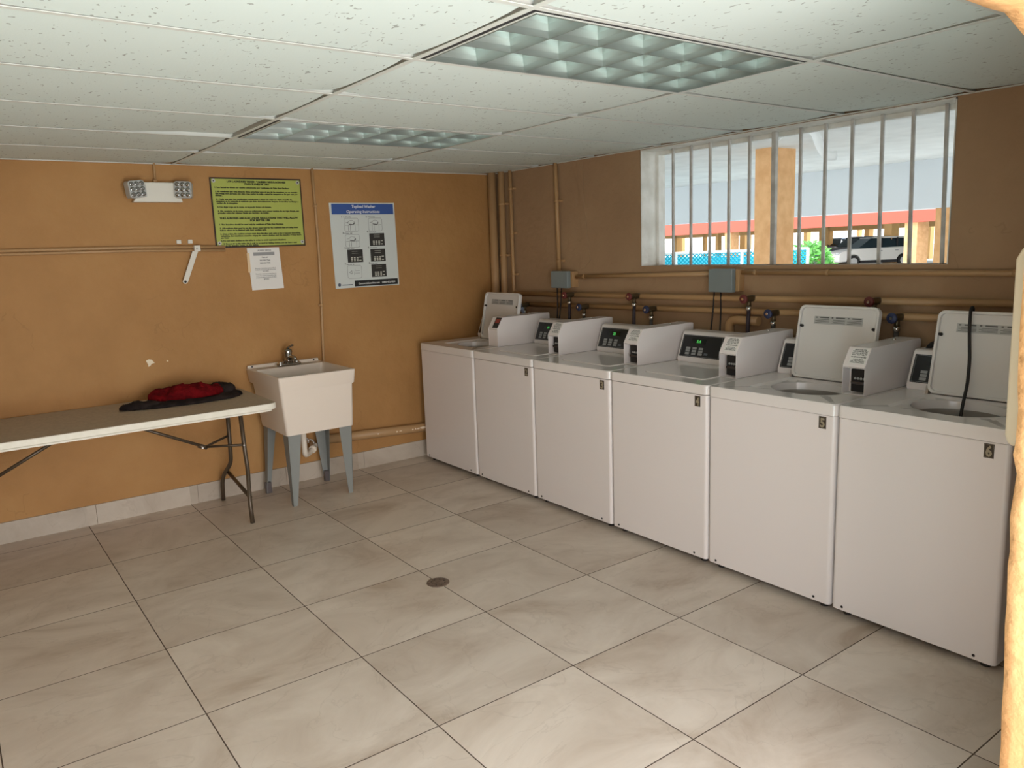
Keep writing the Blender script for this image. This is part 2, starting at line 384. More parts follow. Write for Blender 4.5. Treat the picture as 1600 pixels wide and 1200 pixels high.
for i in range(len(XS)-1):
    for j in range(len(YS)-1):
        x0, x1, y0, y1 = XS[i], XS[i+1], YS[j], YS[j+1]
        if (i, j) in fix: continue
        if min(x1-x0, y1-y0) < .04: continue
        bm = bmesh.new()
        ox, oy, oz = (x0+x1)/2, (y0+y1)/2, 0
        hx, hy = (x1-x0)/2-.0135, (y1-y0)/2-.0135
        # slightly bowed panel hanging between the tees
        nx, ny = 28, 8; top = []
        for a in range(nx+1):
            rw = []
            for b in range(ny+1):
                u = -1+2*a/nx; v = -1+2*b/ny
                sag = -.0012*(1-u*u)*(1-.3*v*v)+.009*abs(u)**9*abs(v)**3
                if (i, j) == (1, 5): sag += .045*max(0, (u+1)/2)**5*(.35+.65*(v+1)/2)
                rw.append(bm.verts.new((u*hx, v*hy, sag)))
            top.append(rw)
        for a in range(nx):
            for b in range(ny):
                f = bm.faces.new((top[a][b], top[a][b+1], top[a+1][b+1], top[a+1][b])); f.smooth = True
        lp_ = [top[a][0] for a in range(nx+1)]+[top[nx][b] for b in range(1, ny+1)]+[top[a][ny] for a in range(nx-1, -1, -1)]+[top[0][b] for b in range(ny-1, 0, -1)]
        lp = [bm.verts.new(v.co) for v in lp_]
        up_ = [bm.verts.new((v.co.x, v.co.y, .014)) for v in lp]
        for a in range(len(lp)): bm.faces.new((lp[a], lp[(a+1) % len(lp)], up_[(a+1) % len(lp)], up_[a]))
        bm.faces.new(up_)
        t = obj('ceiling_tile', bm, M_ceil, ceil)
        t.location = (ox, oy, .0015)
        t.rotation_euler = (rt_.uniform(-.002, .002), rt_.uniform(-.001, .001), 0)
# recessed fittings
M_louv = mat('louver_aluminium', (.40, .45, .42), .38, metal=.8)
M_refl = mat('fitting_reflector', srgb(158, 192, 172), .5)
M_gap = mat('gap_shade_black', (.03, .03, .03), .6)  # black that stands for the shade in the gap round each fitting
def fitting(x0, y0, label):
    """cell is 2G x G with lower-left corner x0, y0"""
    r = empty('recessed_light', (x0+G, y0+G/2, H), label, 'ceiling light', 'recessed louvre lights')
    hx, hy = G-.024, G/2-.024; dx, dy = .010, .010
    bm = bmesh.new(); t = .006; hh = .115
    # open-bottomed housing
    box(bm, -hx+dx-t, -hx+dx, -hy+dy-t, hy+dy+t, -.002, hh); box(bm, hx+dx, hx+dx+t, -hy+dy-t, hy+dy+t, -.002, hh)
    box(bm, -hx+dx, hx+dx, -hy+dy-t, -hy+dy, -.002, hh); box(bm, -hx+dx, hx+dx, hy+dy, hy+dy+t, -.002, hh)
    obj('housing', bm, M_tee, r)
    obj('reflector', B(-hx+dx, hx+dx, -hy+dy, hy+dy, hh-.004, hh+.004), M_refl, r)
    bm = bmesh.new()
    for k in range(3):
        y = -hy+dy+(k+.5)*2*hy/3; tube(bm, [(-hx+dx+.02, y, .085), (hx+dx-.02, y, .085)], .0125, 12)
    obj('fluorescent_tube', bm, mat('tube_glass_glow', srgb(225, 240, 232), .3, emit=(.5, 1, .72), es=.03), r)  # tubes are off; faint green emission added for reflected daylight glow
    # parabolic blades: curved triangular section, wide at the top
    bm = bmesh.new(); hb = .078
    def blade(a, b, along, c, b0=0):
        prof = []
        for k in range(5):
            t_ = k/4; prof.append((.0012+.026*t_**2, b0+t_*(hb-b0)))
        poly = [(-p[0], p[1]) for p in prof][::-1]+[(p[0], p[1]) for p in prof]
        if along == 'y': prism(bm, [(c+p[0], p[1]) for p in poly], 'y', a, b)
        else: prism(bm, [(c+p[0], p[1]) for p in poly], 'x', a, b)
    for k in range(1, 6): blade(-hy+dy, hy+dy, 'y', -hx+dx+k*2*hx/6)
    for k in range(1, 3): blade(-hx+dx, hx+dx, 'x', -hy+dy+k*2*hy/3, .002)
    for (sg, al) in ((1, 'y'), (-1, 'y'), (1, 'x'), (-1, 'x')):     # curved half blades along the housing walls
        prof = [(0, -.001), (.0015, -.001)]+[(.0012+.024*(k/5)**2, k/5*hb) for k in range(1, 6)]+[(0, hb)]
        if al == 'y':
            c = -hx+dx if sg > 0 else hx+dx; prism(bm, [(c+sg*p[0], p[1]) for p in prof], 'y', -hy+dy, hy+dy)
        else:
            c = -hy+dy if sg > 0 else hy+dy; prism(bm, [(c+sg*p[0], p[1]) for p in prof], 'x', -hx+dx, hx+dx)
    obj('louver', bm, M_louv, r)
    bm = bmesh.new()  # black strips painted in for the shade of the gap round the fitting
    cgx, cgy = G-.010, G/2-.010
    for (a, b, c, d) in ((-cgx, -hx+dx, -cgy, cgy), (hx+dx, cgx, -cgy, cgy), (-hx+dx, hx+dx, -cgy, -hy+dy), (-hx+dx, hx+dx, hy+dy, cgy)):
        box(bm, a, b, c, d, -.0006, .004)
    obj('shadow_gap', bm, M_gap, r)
    bm = bmesh.new()  # thin bright rim
    for (a, b, c, d) in ((-hx+dx, hx+dx, -hy+dy, -hy+dy+.005), (-hx+dx, hx+dx, hy+dy-.005, hy+dy), (-hx+dx, -hx+dx+.005, -hy+dy, hy+dy), (hx+dx-.005, hx+dx, -hy+dy, hy+dy)):
        box(bm, a, b, c, d, -.003, .004)
    obj('rim', bm, M_louv, r)
    return r
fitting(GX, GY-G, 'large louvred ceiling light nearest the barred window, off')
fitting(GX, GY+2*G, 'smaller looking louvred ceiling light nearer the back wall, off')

# ------------------------------------------------------------------ washing machines
XD = -.809; XR = -.10        # front and rear planes
TOPZ = .917
MT_f = Matrix(((0, 0, -1, 0), (-1, 0, 0, 0), (0, 1, 0, 0), (0, 0, 0, 1)))   # text facing -x: right -> -y, up -> +z
def make_washer(num, opened, label, y_left, y_right, case_kind='coin', digits='8'):
    W = .660; sc = (y_left-y_right)/(W+.010)
    r = empty('washing_machine', (0, y_left-.004, 0), label, 'washing machine', 'row of top loading washers')
    r.scale = (1, sc, 1)
    # cabinet
    poly = [(XR, 0)]+[(XD+.018-.018*math.sin(a), -.018+.018*math.cos(a)) for a in [k*PI/10 for k in range(6)]]+[(XD+.018-.018*math.cos(a), -W+.018-.018*math.sin(a)) for a in [k*PI/10 for k in range(6)]]+[(XR, -W)]
    bm = bmesh.new()
    if opened:      # cabinet shell with an open top so the tub shows
        prism(bm, poly, 'z', .028, .864)
        top = max(bm.faces, key=lambda f: f.calc_center_median().z if len(f.verts) > 4 else -1); bm.faces.remove(top)
    else: prism(bm, poly, 'z', .028, .864)
    obj('cabinet', bm, M_white, r, bev=.002, seg=1)
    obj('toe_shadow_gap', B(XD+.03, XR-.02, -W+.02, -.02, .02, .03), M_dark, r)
    for (fx, fy) in ((XD+.05, -.05), (XD+.05, -W+.05), (XR-.06, -.05), (XR-.06, -W+.05)):
        bm = bmesh.new(); lathe(bm, [(.018, 0), (.018, .006), (.008, .01), (.008, .03)], fx, fy, 12); obj('foot', bm, M_dark, r)
    # front panel seams / screws
    for fy in (-.05, -W+.075):
        bm = bmesh.new(); lathe(bm, [(.006, 0), (.004, .003)], 0, 0, 10, Matrix.Translation((XD-.0005, fy, .045)) @ Matrix.Rotation(-PI/2, 4, 'Y'))
        obj('screw', bm, M_dark, r)
    # top panel
    ox0, ox1 = -.705, -.345; oy0, oy1 = -.555, -.135     # lid recess
    out = rrect(XD-.004, XR+.0, -W-.002, .002, .022, 6)
    bm = bmesh.new()
    if opened:
        def dens(pts, k=7):        # extra points along the straight sides
            o2 = []
            for q in range(4):
                o2 += pts[q*7:q*7+7]; a = pts[q*7+6]; b = pts[(q*7+7) % 28]
                o2 += [(a[0]+(b[0]-a[0])*t/(k+1), a[1]+(b[1]-a[1])*t/(k+1)) for t in range(1, k+1)]
            return o2
        out = dens(out); N_ = len(out)
        def loopat(z, pts): return [bm.verts.new((p[0], p[1], z)) for p in pts]
        inn = dens(rrect(ox0, ox1, oy0, oy1, .04, 6))
        inn2 = dens(rrect(ox0+.012, ox1-.012, oy0+.012, oy1-.012, .035, 6))
        cx, cy, rad = -.508, -.345, .150
        circ = []
        for p in inn2:
            a = math.atan2(p[1]-cy, p[0]-cx); circ.append((cx+rad*math.cos(a), cy+rad*1.22*math.sin(a)))
        Ls = [loopat(.866, out), loopat(TOPZ-.006, out), loopat(TOPZ, [(p[0]*.992-.0035, p[1]*.985-.005) for p in out]), loopat(TOPZ, inn), loopat(TOPZ-.010, inn2), loopat(TOPZ-.012, circ), loopat(TOPZ-.045, [(cx+(p[0]-cx)*.97, cy+(p[1]-cy)*.97) for p in circ])]
        for a, b in zip(Ls, Ls[1:]):
            for k in range(N_):
                f = bm.faces.new((a[k], a[(k+1) % N_], b[(k+1) % N_], b[k])); f.smooth = True
        tp = obj('top_panel', bm, M_whitetop, r)
        em = tp.modifiers.new('e', 'EDGE_SPLIT'); em.split_angle = .6
        bm = bmesh.new()      # tub ring, basket and agitator
        lathe(bm, [(.148, TOPZ-.045), (.146, TOPZ-.075), (.152, TOPZ-.09), (.155, .45), (.0, .44)], cx, cy, 32)
        for v in bm.verts: v.co.y = cy+(v.co.y-cy)*1.2
        for f in [f for f in bm.faces if len(f.verts) > 4 and f.calc_center_median().z > .8]: bm.faces.remove(f)
        obj('tub', bm, mat('basket_grey', srgb(168, 160, 150), .35, metal=.3), r)
        bm = bmesh.new(); lathe(bm, [(.05, .45), (.045, .6), (.035, .78), (.02, .80)], cx, cy, 16); obj('agitator', bm, M_lid, r)
    else:
        prism(bm, out, 'z', .866, TOPZ)
        obj('top_panel', bm, M_whitetop, r, bev=.006, seg=3)
    # lid
    lw = .205
    def lid_outline():
        pts = rrect(0, .358, -lw, lw, .030, 6)
        return pts
    if not opened:
        bm = bmesh.new()
        pts = [(ox1-p[0], -.345+p[1]) for p in lid_outline()]
        prism(bm, pts, 'z', TOPZ-.004, TOPZ+.0045)
        obj('lid', bm, M_whitetop, r, bev=.0035, seg=3)
        bm = bmesh.new()
        prism(bm, [(ox0+.002, -.345-.09), (ox0+.03, -.345-.05), (ox0+.034, -.345), (ox0+.03, -.345+.05), (ox0+.002, -.345+.09)], 'z', TOPZ+.004, TOPZ+.0062)
        obj('finger_notch', bm, M_whitetop, r, bev=.001, seg=1)
    else:
        # local frame: lid plane rises from hinge line; u = up the lid, v = along y
        hx, hz, lean = -.335, TOPZ+.003, math.radians(11)
        Ml = Matrix.Translation((hx, -.345, hz)) @ Matrix.Rotation(-(PI/2-lean)+0, 4, 'Y')
        # after rotation local +x goes up and slightly back (+x)
        bm = bmesh.new()
        pts = lid_outline()
        prism(bm, pts, 'z', -.004, .010)
        # raised lip round three sides
        inn = rrect(.012, .346, -lw+.012, lw-.012, .024, 6)
        A_ = [bm.verts.new((p[0], p[1], .010)) for p in pts]; B_ = [bm.verts.new((p[0], p[1], .024)) for p in pts]; C_ = [bm.verts.new((p[0], p[1], .024)) for p in inn]; D_ = [bm.verts.new((p[0], p[1], .010)) for p in inn]
        n = len(pts)
        for P_, Q_ in ((A_, B_), (B_, C_), (C_, D_)):
            for k in range(n): bm.faces.new((P_[k], P_[(k+1) % n], Q_[(k+1) % n], Q_[k]))
        bm.transform(Ml)
        ld = obj('lid', bm, M_lid, r, bev=.003, seg=2)
        for (a, b) in ((.255, -lw+.02), (.255, lw-.02)):
            bm = bmesh.new(); lathe(bm, [(.0075, .010), (.006, .026)], a, b, 12)
            bm.transform(Ml); obj('bumper', bm, M_dark, ld)
        bm = bmesh.new()
        box(bm, .268, .306, -.125, .125, .0102, .0112)
        bm.transform(Ml); st = obj('label_strip', bm, mat('grey_label', srgb(176, 176, 172), .6), ld)
        bm = bmesh.new()
        for sgn in (-1, 0, 1):
            c0 = sgn*.083
            box(bm, .297, .303, c0-.035, c0+.012, .0112, .0116); box(bm, .297, .303, c0+.025, c0+.034, .0112, .0116)
            for q in range(4): box(bm, .274+q*.005, .276+q*.005, c0-.037, c0+.036-.01*(q % 2), .0112, .0115)
        bm.transform(Ml); obj('label_print', bm, mat('label_ink', srgb(96, 96, 94), .6), ld)
        for sgn in (-1, 1):
            bm = bmesh.new(); box(bm, -.004, .03, sgn*lw-.006, sgn*lw+.006, -.004, .022)
            bm.transform(Ml); obj('hinge', bm, M_steel, r)
    # console (slanted face) behind the lid
    cy0, cy1 = -.545, -.012
    bm = bmesh.new()
    prof = [(-.282, TOPZ-.002), (-.286, TOPZ+.022), (-.232, TOPZ+.163), (-.222, TOPZ+.172), (-.205, TOPZ+.174), (-.115, TOPZ+.172), (-.105, TOPZ+.16), (-.105, TOPZ-.002)]
    prism(bm, prof, 'y', cy0, cy1)
    con = obj('control_console', bm, M_white, r, bev=.006, seg=3)
    # frame on slanted face: origin lower-left (viewer's left is +y)
    p0 = Vector((-.2856, cy1, TOPZ+.026)); p1 = Vector((-.2333, cy1, TOPZ+.160)); upv = (p1-p0).normalized(); rv = Vector((0, -1, 0)); nv = rv.cross(upv).normalized()
    Mc = Matrix((rv, upv, nv)).transposed().to_4x4(); Mc.translation = p0
    fh = (p1-p0).length
    bm = bmesh.new(); cbox(bm, .014, .300, .006, fh-.008, .000, .003, Mc); dp = obj('control_panel', bm, M_black, con, bev=.0015, seg=1)
    bm = bmesh.new(); cbox(bm, .300, .53, .006, fh-.008, .000, .0028, Mc); obj('filler_panel', bm, mat('black_panel_matte', srgb(26, 27, 30), .4), con)
    bm = bmesh.new()
    for a in range(3):
        for b in range(3): cbox(bm, .055+a*.046, .085+a*.046, .018+b*.016, .031+b*.016, .003, .0045, Mc)
    obj('keypad', bm, M_key, dp, bev=.0006, seg=1)
    bm = bmesh.new(); cbox(bm, .19, .215, .022, .034, .003, .0036, Mc); obj('start_key', bm, mat('start_key_grey', srgb(95, 100, 105), .5), dp)
    bm = bmesh.new(); cbox(bm, .085, .185, .085, .115, .003, .0034, Mc); obj('display_window', bm, mat('display_dark', srgb(16, 24, 18), .15), dp)
    it = [(digits, .135, .091, .017, None, 'c')]
    obj('display_digits', text_bm(it, Mc @ Matrix.Translation((0, 0, .0038))), M_green_led if num != 6 else mat('led_off', srgb(50, 60, 52), .5), dp)
    bm = bmesh.new()
    for (a, b, c, d) in ((.02, .294, .010, .0112), (.02, .294, fh-.013, fh-.0118), (.02, .0212, .01, fh-.012), (.293, .2942, .01, fh-.012)): cbox(bm, a, b, c, d, .003, .0033, Mc)
    obj('panel_border', bm, M_key, dp)
    # coin meter case on the right end
    c0, c1 = -W+.008, -.548; fx = -.582
    side = [(fx, TOPZ+.001), (fx, TOPZ+.128), (fx+.048, TOPZ+.205), (-.125, TOPZ+.21), (-.105, TOPZ+.205), (-.105, TOPZ+.001)]
    bm = bmesh.new(); tck = .003
    # shell with open recess at the front: right plate, left plate, slanted and top skins, back
    prism(bm, side, 'y', c0, c0+tck); prism(bm, side, 'y', c1-tck, c1)
    prism(bm, [(fx, TOPZ+.122), (fx, TOPZ+.128), (fx+.048, TOPZ+.205), (fx+.052, TOPZ+.200)], 'y', c0+tck, c1-tck)
    prism(bm, [(fx+.048, TOPZ+.205), (-.105, TOPZ+.209), (-.105, TOPZ+.203), (fx+.052, TOPZ+.199)], 'y', c0+tck, c1-tck)
    box(bm, fx+.055, fx+.058, c0+tck, c1-tck, TOPZ+.001, TOPZ+.202)
    box(bm, fx, -.105, c0+tck, c1-tck, TOPZ+.001, TOPZ+.005)
    box(bm, fx+.001, fx+.055, c0+tck, c1-tck, TOPZ+.118, TOPZ+.122)
    case = obj('coin_meter_case', bm, M_white, r, bev=.0012, seg=1)
    sl0 = Vector((fx, c1, TOPZ+.128)); upv2 = Vector((.048, 0, .077)).normalized(); nv2 = rv.cross(upv2).normalized()
    Ms = Matrix((rv, upv2, nv2)).transposed().to_4x4(); Ms.translation = sl0
    cw = c1-c0
    if case_kind == 'coin':
        bm = bmesh.new(); box(bm, fx+.022, fx+.055, c0+.006, c1-.028, TOPZ+.012, TOPZ+.112)
        cs = obj('coin_slide', bm, M_black, case, bev=.004, seg=2)
        bm = bmesh.new()
        box(bm, fx+.008, fx+.03, c0+.010, c1-.036, TOPZ+.048, TOPZ+.060)
        obj('slide_tongue', bm, mat('slide_metal', (.12, .12, .13), .35, metal=1), cs, bev=.001, seg=1)
        bm = bmesh.new()
        for q in range(4): lathe(bm, [(.0055, 0), (.0055, .002)], 0, 0, 12, Matrix.Translation((fx+.0215, c0+.014+q*.0135, TOPZ+.072)) @ Matrix.Rotation(-PI/2, 4, 'Y'))
        obj('coin_slots', bm, M_key, cs)
        bm = bmesh.new(); cbox(bm, cw*.22, cw*.94, .012, .084, .0005, .0012, Ms)
        nt = obj('instruction_label', bm, M_paper, case)
        it = [('UNITED STATES COINS', cw*.58, .076, .0058, cw*.52, 'c'), ('INSERT QUARTERS ONLY', cw*.58, .068, .0060, cw*.66, 'c'), ('PUSH SLIDE IN SLOWLY AND', cw*.58, .0595, .0056, cw*.66, 'c'), ('PULL OUT FULLY', cw*.58, .052, .0056, cw*.64, 'c'),
              ('NO REFUNDS GIVEN HERE', cw*.58, .041, .0060, cw*.66, 'c'), ('TO REPORT SERVICE', cw*.58, .030, .0050, cw*.44, 'c'), ('CALL THE ATTENDANT', cw*.58, .023, .0050, cw*.60, 'c'), ('DURING OPENING HOURS', cw*.58, .016, .0050, cw*.62, 'c')]
        obj('label_lettering', text_bm(it, Ms @ Matrix.Translation((0, 0, .0014))), M_ink, nt)
    else:
        bm = bmesh.new(); box(bm, fx+.001, fx+.004, c0+tck, c1-tck, TOPZ+.005, TOPZ+.12); obj('front_plate', bm, M_white, case, bev=.001, seg=1)
        bm = bmesh.new(); cbox(bm, cw*.40, cw*.97, .006, .088, .0005, .0016, Ms); cr = obj('card_reader', bm, M_black, case)
        bm = bmesh.new(); cbox(bm, cw*.48, cw*.9, .045, .076, .0016, .0022, Ms); obj('reader_badge', bm, mat('red_badge', srgb(150, 60, 50), .4), cr)
    bm = bmesh.new(); lathe(bm, [(.008, 0), (.008, .006), (.004, .008)], -.25, (c0+c1)/2, 10, Matrix.Translation((0, 0, TOPZ+.209))); obj('case_lock', bm, M_chrome, case)
    # number plate
    if num > 1:
        ya, za = (-.585, .806) if num < 6 else (-.572, .806)
        pw, ph = (.034, .052)
        M2 = MT_f.copy(); M2.translation = Vector((XD-.0005, ya, za))
        bm = bmesh.new(); cbox(bm, 0, pw, 0, ph, .0, .0012, M2)
        pl = obj('number_plate', bm, mat('plate_dark', srgb(58, 50, 42), .35), r)
        obj('number', text_bm([(str(num), pw/2, .007, .038, .022, 'c')], M2 @ Matrix.Translation((0, 0, .0014))), mat('plate_digit', srgb(150, 140, 118), .4), pl)
        bm = bmesh.new()
        for (a, b, c, d) in ((.002, pw-.002, .002, .003), (.002, pw-.002, ph-.003, ph-.002), (.002, .003, .002, ph-.002), (pw-.003, pw-.002, .002, ph-.002)): cbox(bm, a, b, c, d, .0012, .0015, M2)
        obj('plate_border', bm, mat('plate_line', srgb(120, 110, 92), .4), pl)
    return r
make_washer(1, True, 'first white top load washer, in the corner by the sink wall, lid open', -.118, -.848, 'card', '25')
make_washer(2, False, 'second washer out from the corner, plate 2, lid closed', -.848, -1.515, digits='14')
make_washer(3, False, 'closed white washer with plate 3, third from the corner', -1.515, -2.212, digits='25')
make_washer(4, False, 'closed white washer with plate 4 and the widest visible black panel', -2.212, -2.892, digits='5:4')
make_washer(5, True, 'white washer with plate 5, lid raised, just right of the closed washers', -2.892, -3.562, digits='2')
make_washer(6, True, 'nearest washer, plate 6, lid raised with black cord over it', -3.562, -4.222, digits=':')
# black cord hanging over the sixth lid
bm = bmesh.new()
pts = [(-.30, -3.828, 1.10), (-.275, -3.83, 1.22), (-.262, -3.832, 1.277), (-.278, -3.835, 1.293), (-.302, -3.838, 1.283), (-.330, -3.850, 1.20), (-.352, -3.868, 1.08), (-.368, -3.872, .98), (-.40, -3.876, .925), (-.43, -3.88, .86), (-.435, -3.88, .78)]
tube(bm, arc(pts, .03, 3), .0065, 10)
prop(obj('hanging_cable', bm, M_dark), 'black cord draped over the raised lid of the nearest washer into its tub', 'cord')

# ------------------------------------------------------------------ pipes, valves and boxes on the right wall
def pipe(name, pts, r, label, rad=.05, n=14, clamps=(), M=None, group=None, cat='pipe'):
    M = M or M_pipe
    o = obj(name, T(arc(pts, rad) if len(pts) > 2 else pts, r, n), M)
    prop(o, label, cat, group)
    for c in clamps:
        bm = bmesh.new(); tube(bm, c[:2], r+.0025, n)
        if len(c) > 2: box(bm, *c[2])
        obj('clamp', bm, M, o)
    return o
def vclamp(x, y, z, r): return ((x, y, z-.009), (x, y, z+.009), (x-.0, .0, y-r-.028, y, z-.008, z+.008))
pipe('drain_pipe', [(-.040, -.068, H+.1), (-.040, -.066, .05)], .034, 'thick painted vertical pipe right in the room corner')
pipe('drain_pipe', [(-.034, -.190, H+.1), (-.034, -.172, .05)], .026, 'middle painted vertical pipe, second from the room corner', clamps=[vclamp(-.034, -.188, 1.95, .026), vclamp(-.034, -.18, 1.55, .026)])
pipe('conduit_pipe', [(-.022, -.292, H+.1), (-.022, -.290, .3)], .014, 'thin painted vertical pipe, third from the room corner', clamps=[vclamp(-.022, -.292, 2.06, .014), vclamp(-.022, -.291, 1.72, .014), vclamp(-.022, -.291, 1.40, .014)])
pipe('conduit_pipe', [(-.022, -.842, H+.1), (-.022, -.862, 1.40)], .015, 'thin painted vertical conduit feeding the grey box nearer the corner', clamps=[vclamp(-.022, -.848, 1.93, .015), vclamp(-.022, -.857, 1.50, .015)])
bm = bmesh.new(); bm = prism(bm, [(-1.175, 1.5), (-1.12, 1.45), (-1.06, 1.43), (-1.09, 1.7), (-1.07, 2.0), (-1.05, H), (-1.11, H), (-1.125, 1.9)], 'x', -.004, 0)
prop(obj('patched_chase', bm, M_wallr, bev=.003), 'faint raised plaster strip between the conduit and the window', 'plaster patch')
pipe('conduit_pipe', [(-.02, -1.03, 1.385), (-.02, -2.30, 1.412)], .014, 'horizontal painted conduit between the two grey boxes', clamps=[((-.02, -1.12, 1.387), (-.02, -1.14, 1.3875))])
pipe('conduit_pipe', [(-.02, -2.47, 1.420), (-.02, -4.59, 1.418)], .014, 'horizontal painted conduit running right under the window sill', clamps=[((-.02, -2.56, 1.42), (-.02, -2.58, 1.42)), ((-.02, -3.0, 1.4195), (-.02, -3.02, 1.4195)), ((-.02, -3.88, 1.419), (-.02, -3.90, 1.419))])
pipe('water_pipe', [(-.045, -.33, 1.250), (-.045, -2.0, 1.268), (-.045, -4.59, 1.300)], .018, 'upper painted water pipe carrying the red handled valves')
pipe('water_pipe', [(-.045, -.45, 1.170), (-.045, -2.75, 1.205), (-.045, -4.59, 1.228)], .018, 'lower painted water pipe carrying the blue handled valves', clamps=[((-.045, -2.93, 1.2065), (-.045, -3.0, 1.2075)), ((-.045, -3.62, 1.214), (-.045, -3.68, 1.215))])
pipe('drain_pipe', [(-.05, -2.62, 1.150), (-.05, -2.42, 1.150), (-.05, -2.42, .2)], .026, 'painted elbow pipe turning down behind the washer with plate 4', rad=.05)
pipe('drain_pipe', [(-.05, -.95, 1.01), (-.05, -2.40, 1.045)], .024, 'lowest painted horizontal pipe just above the washer consoles')
def edge_valve(y, z, red, label, hose=True):
    r = empty('water_valve', (-.045, y, z), label, 'valve', 'hose valves on the wall pipes')
    Mb = mat('brass_dull', srgb(96, 84, 62), .4, metal=.7)
    bm = bmesh.new(); tube(bm, [(0.0, 0, 0), (-.03, 0, 0), (-.075, 0, 0), (-.09, 0, 0)], .014, 12, rr=[.016, .019, .017, .012]); tube(bm, [(-.05, 0, 0), (-.05, 0, -.028), (-.05, 0, -.045)], .013, 12, rr=[.013, .012, .015])
    obj('valve_body', bm, Mb, r)
    bm = bmesh.new(); mt = Matrix.Translation((-.09, 0, 0)) @ Matrix.Rotation(-PI/2, 4, 'Y')
    prof = [(.006, 0), (.024, .002), (.026, .010), (.022, .016), (.006, .018)]
    lathe(bm, prof, 0, 0, 20, mt)
    hd = obj('handle', bm, mat('handle_red', srgb(104, 44, 40), .5) if red else mat('handle_blue', srgb(44, 52, 84), .5), r)
    bm = bmesh.new(); lathe(bm, [(.008, .0182), (.007, .0205)], 0, 0, 12, mt); obj('handle_screw', bm, M_chrome, hd)
    if hose:
        bm = bmesh.new(); tube(bm, [(-.05, 0, -.045), (-.05, 0, -.065)], .016, 10); obj('hose_coupling', bm, M_chrome, r)
        bm = bmesh.new(); tube(bm, arc([(-.05, 0, -.06), (-.05, .005, -.16), (-.045, .01, -.30)], .05), .011, 10); obj('hose', bm, mat('hose_dark', srgb(52, 44, 52) if red else srgb(70, 66, 62), .5), r)
    return r
for (y, red, label) in ((-.52, 0, 'blue handled valve behind the raised lid in the corner'), (-1.05, 1, 'red handled valve right of the small grey box'), (-1.205, 0, 'blue handled valve nearest the small grey box'), (-1.695, 1, 'red handled valve midway between the two grey boxes'),
                        (-1.845, 0, 'blue handled valve between the grey boxes, over washer 3'), (-2.585, 1, 'red handled valve just right of the larger grey box'), (-2.745, 0, 'blue handled valve left of the raised lid of washer 5'),
                        (-3.31, 1, 'valve peeking over the raised lid of washer 5'), (-3.425, 0, 'blue handled valve between the two raised lids at right')):
    z = (1.252+(-y-.33)*.0117-.0) if red else (1.170+(-y-.45)*.0148)
    edge_valve(y, z, red, label)
# dangling tag beside the corner valve
bm = bmesh.new(); tube(bm, [(-.14, -.50, 1.20), (-.12, -.51, 1.15), (-.10, -.52, 1.10)], .016, 10, rr=[.010, .018, .014]); prop(obj('hanging_tag', bm, mat('pale_blue_plastic', srgb(150, 160, 180), .4)), 'small pale object hanging beside the corner blue valve', 'tag')
def junction(y0, y1, z0, z1, dep, label, side_M):
    r = empty('junction_box', (-dep/2, (y0+y1)/2, z0), label, 'electrical box', 'grey outlet boxes')
    w_, h_ = abs(y1-y0)/2, z1-z0
    obj('back_box', B(-dep/2+.02, dep/2, -w_-.012, w_-.02, .004, h_-.004), side_M, r, bev=.004)
    obj('cover', B(-dep/2-.016, -dep/2+.02, -w_+.01, w_, 0, h_), mat('grey_cover', srgb(128, 138, 138), .4), r, bev=.005)
    return r
j1 = junction(-1.03, -.835, 1.306, 1.428, .07, 'grey outlet box nearer the corner, above the second washer', M_pipe)
j2 = junction(-2.47, -2.29, 1.308, 1.442, .07, 'larger looking grey outlet box under the window sill', M_pipe)
def cord(a, b, label):
    prop(obj('power_cord', T(arc([a, (a[0]-.004, (a[1]*2+b[1])/3, a[2]-.12), b], .08), .0045, 8), M_dark), label, 'power cord', 'cords below the grey boxes')
cord((-.06, -.875, 1.312), (-.09, -.893, .98), 'left thin dark cord below the grey box nearer the corner')
cord((-.06, -.925, 1.312), (-.09, -.905, .98), 'right thin dark cord below the grey box nearer the corner')
cord((-.06, -2.315, 1.312), (-.09, -2.30, .98), 'left thin dark cord below the grey box under the window')
cord((-.06, -2.362, 1.312), (-.09, -2.378, .98), 'right thin dark cord below the grey box under the window')
bm = bmesh.new(); tube(bm, [(-.16, -3.60-.07+.075*math.cos(a)*.9, TOPZ+.15+.055*math.sin(a)) for a in [k*PI/12 for k in range(13)]], .012, 8)
prop(obj('drain_hose', bm, M_dark), 'black hose loop behind the console of the nearest washer', 'hose')

# ------------------------------------------------------------------ security grille
gr = empty('security_grille', (.10, (WY0+WY1)/2, WZ0), 'white steel security bars standing in the window opening', 'window bars')
for k, (yt, yb) in enumerate([(-1.854, -1.854), (-1.999, -2.0), (-2.146, -2.147), (-2.287, -2.288), (-2.429, -2.432), (-2.594, -2.598), (-2.756, -2.762), (-2.902, -2.908), (-3.05, -3.057), (-3.206, -3.216), (-3.357, -3.370), (-3.510, -3.525)]):
    h_ = .014 if k == 5 else .0080
    bm = bmesh.new(); gy = (WY0+WY1)/2
    vs = box(bm, -h_*.9, h_*.9, yt-gy-h_, yt-gy+h_, 0, WZ1-.006-WZ0)
    for v in vs:
        if v.co.z < .01: v.co.y += yb-yt
    obj('bar', bm, M_bar, gr, bev=.0015, seg=1)

# ------------------------------------------------------------------ back wall fittings
MTB = Matrix(((1, 0, 0, 0), (0, 0, -1, 0), (0, 1, 0, 0), (0, 0, 0, 1)))   # local XY -> world XZ, normal -y
def at_wall(x, z, y=-.001, rot=0):
    m_ = Matrix.Translation((x, y, z)) @ MTB @ Matrix.Rotation(rot, 4, 'Z'); return m_
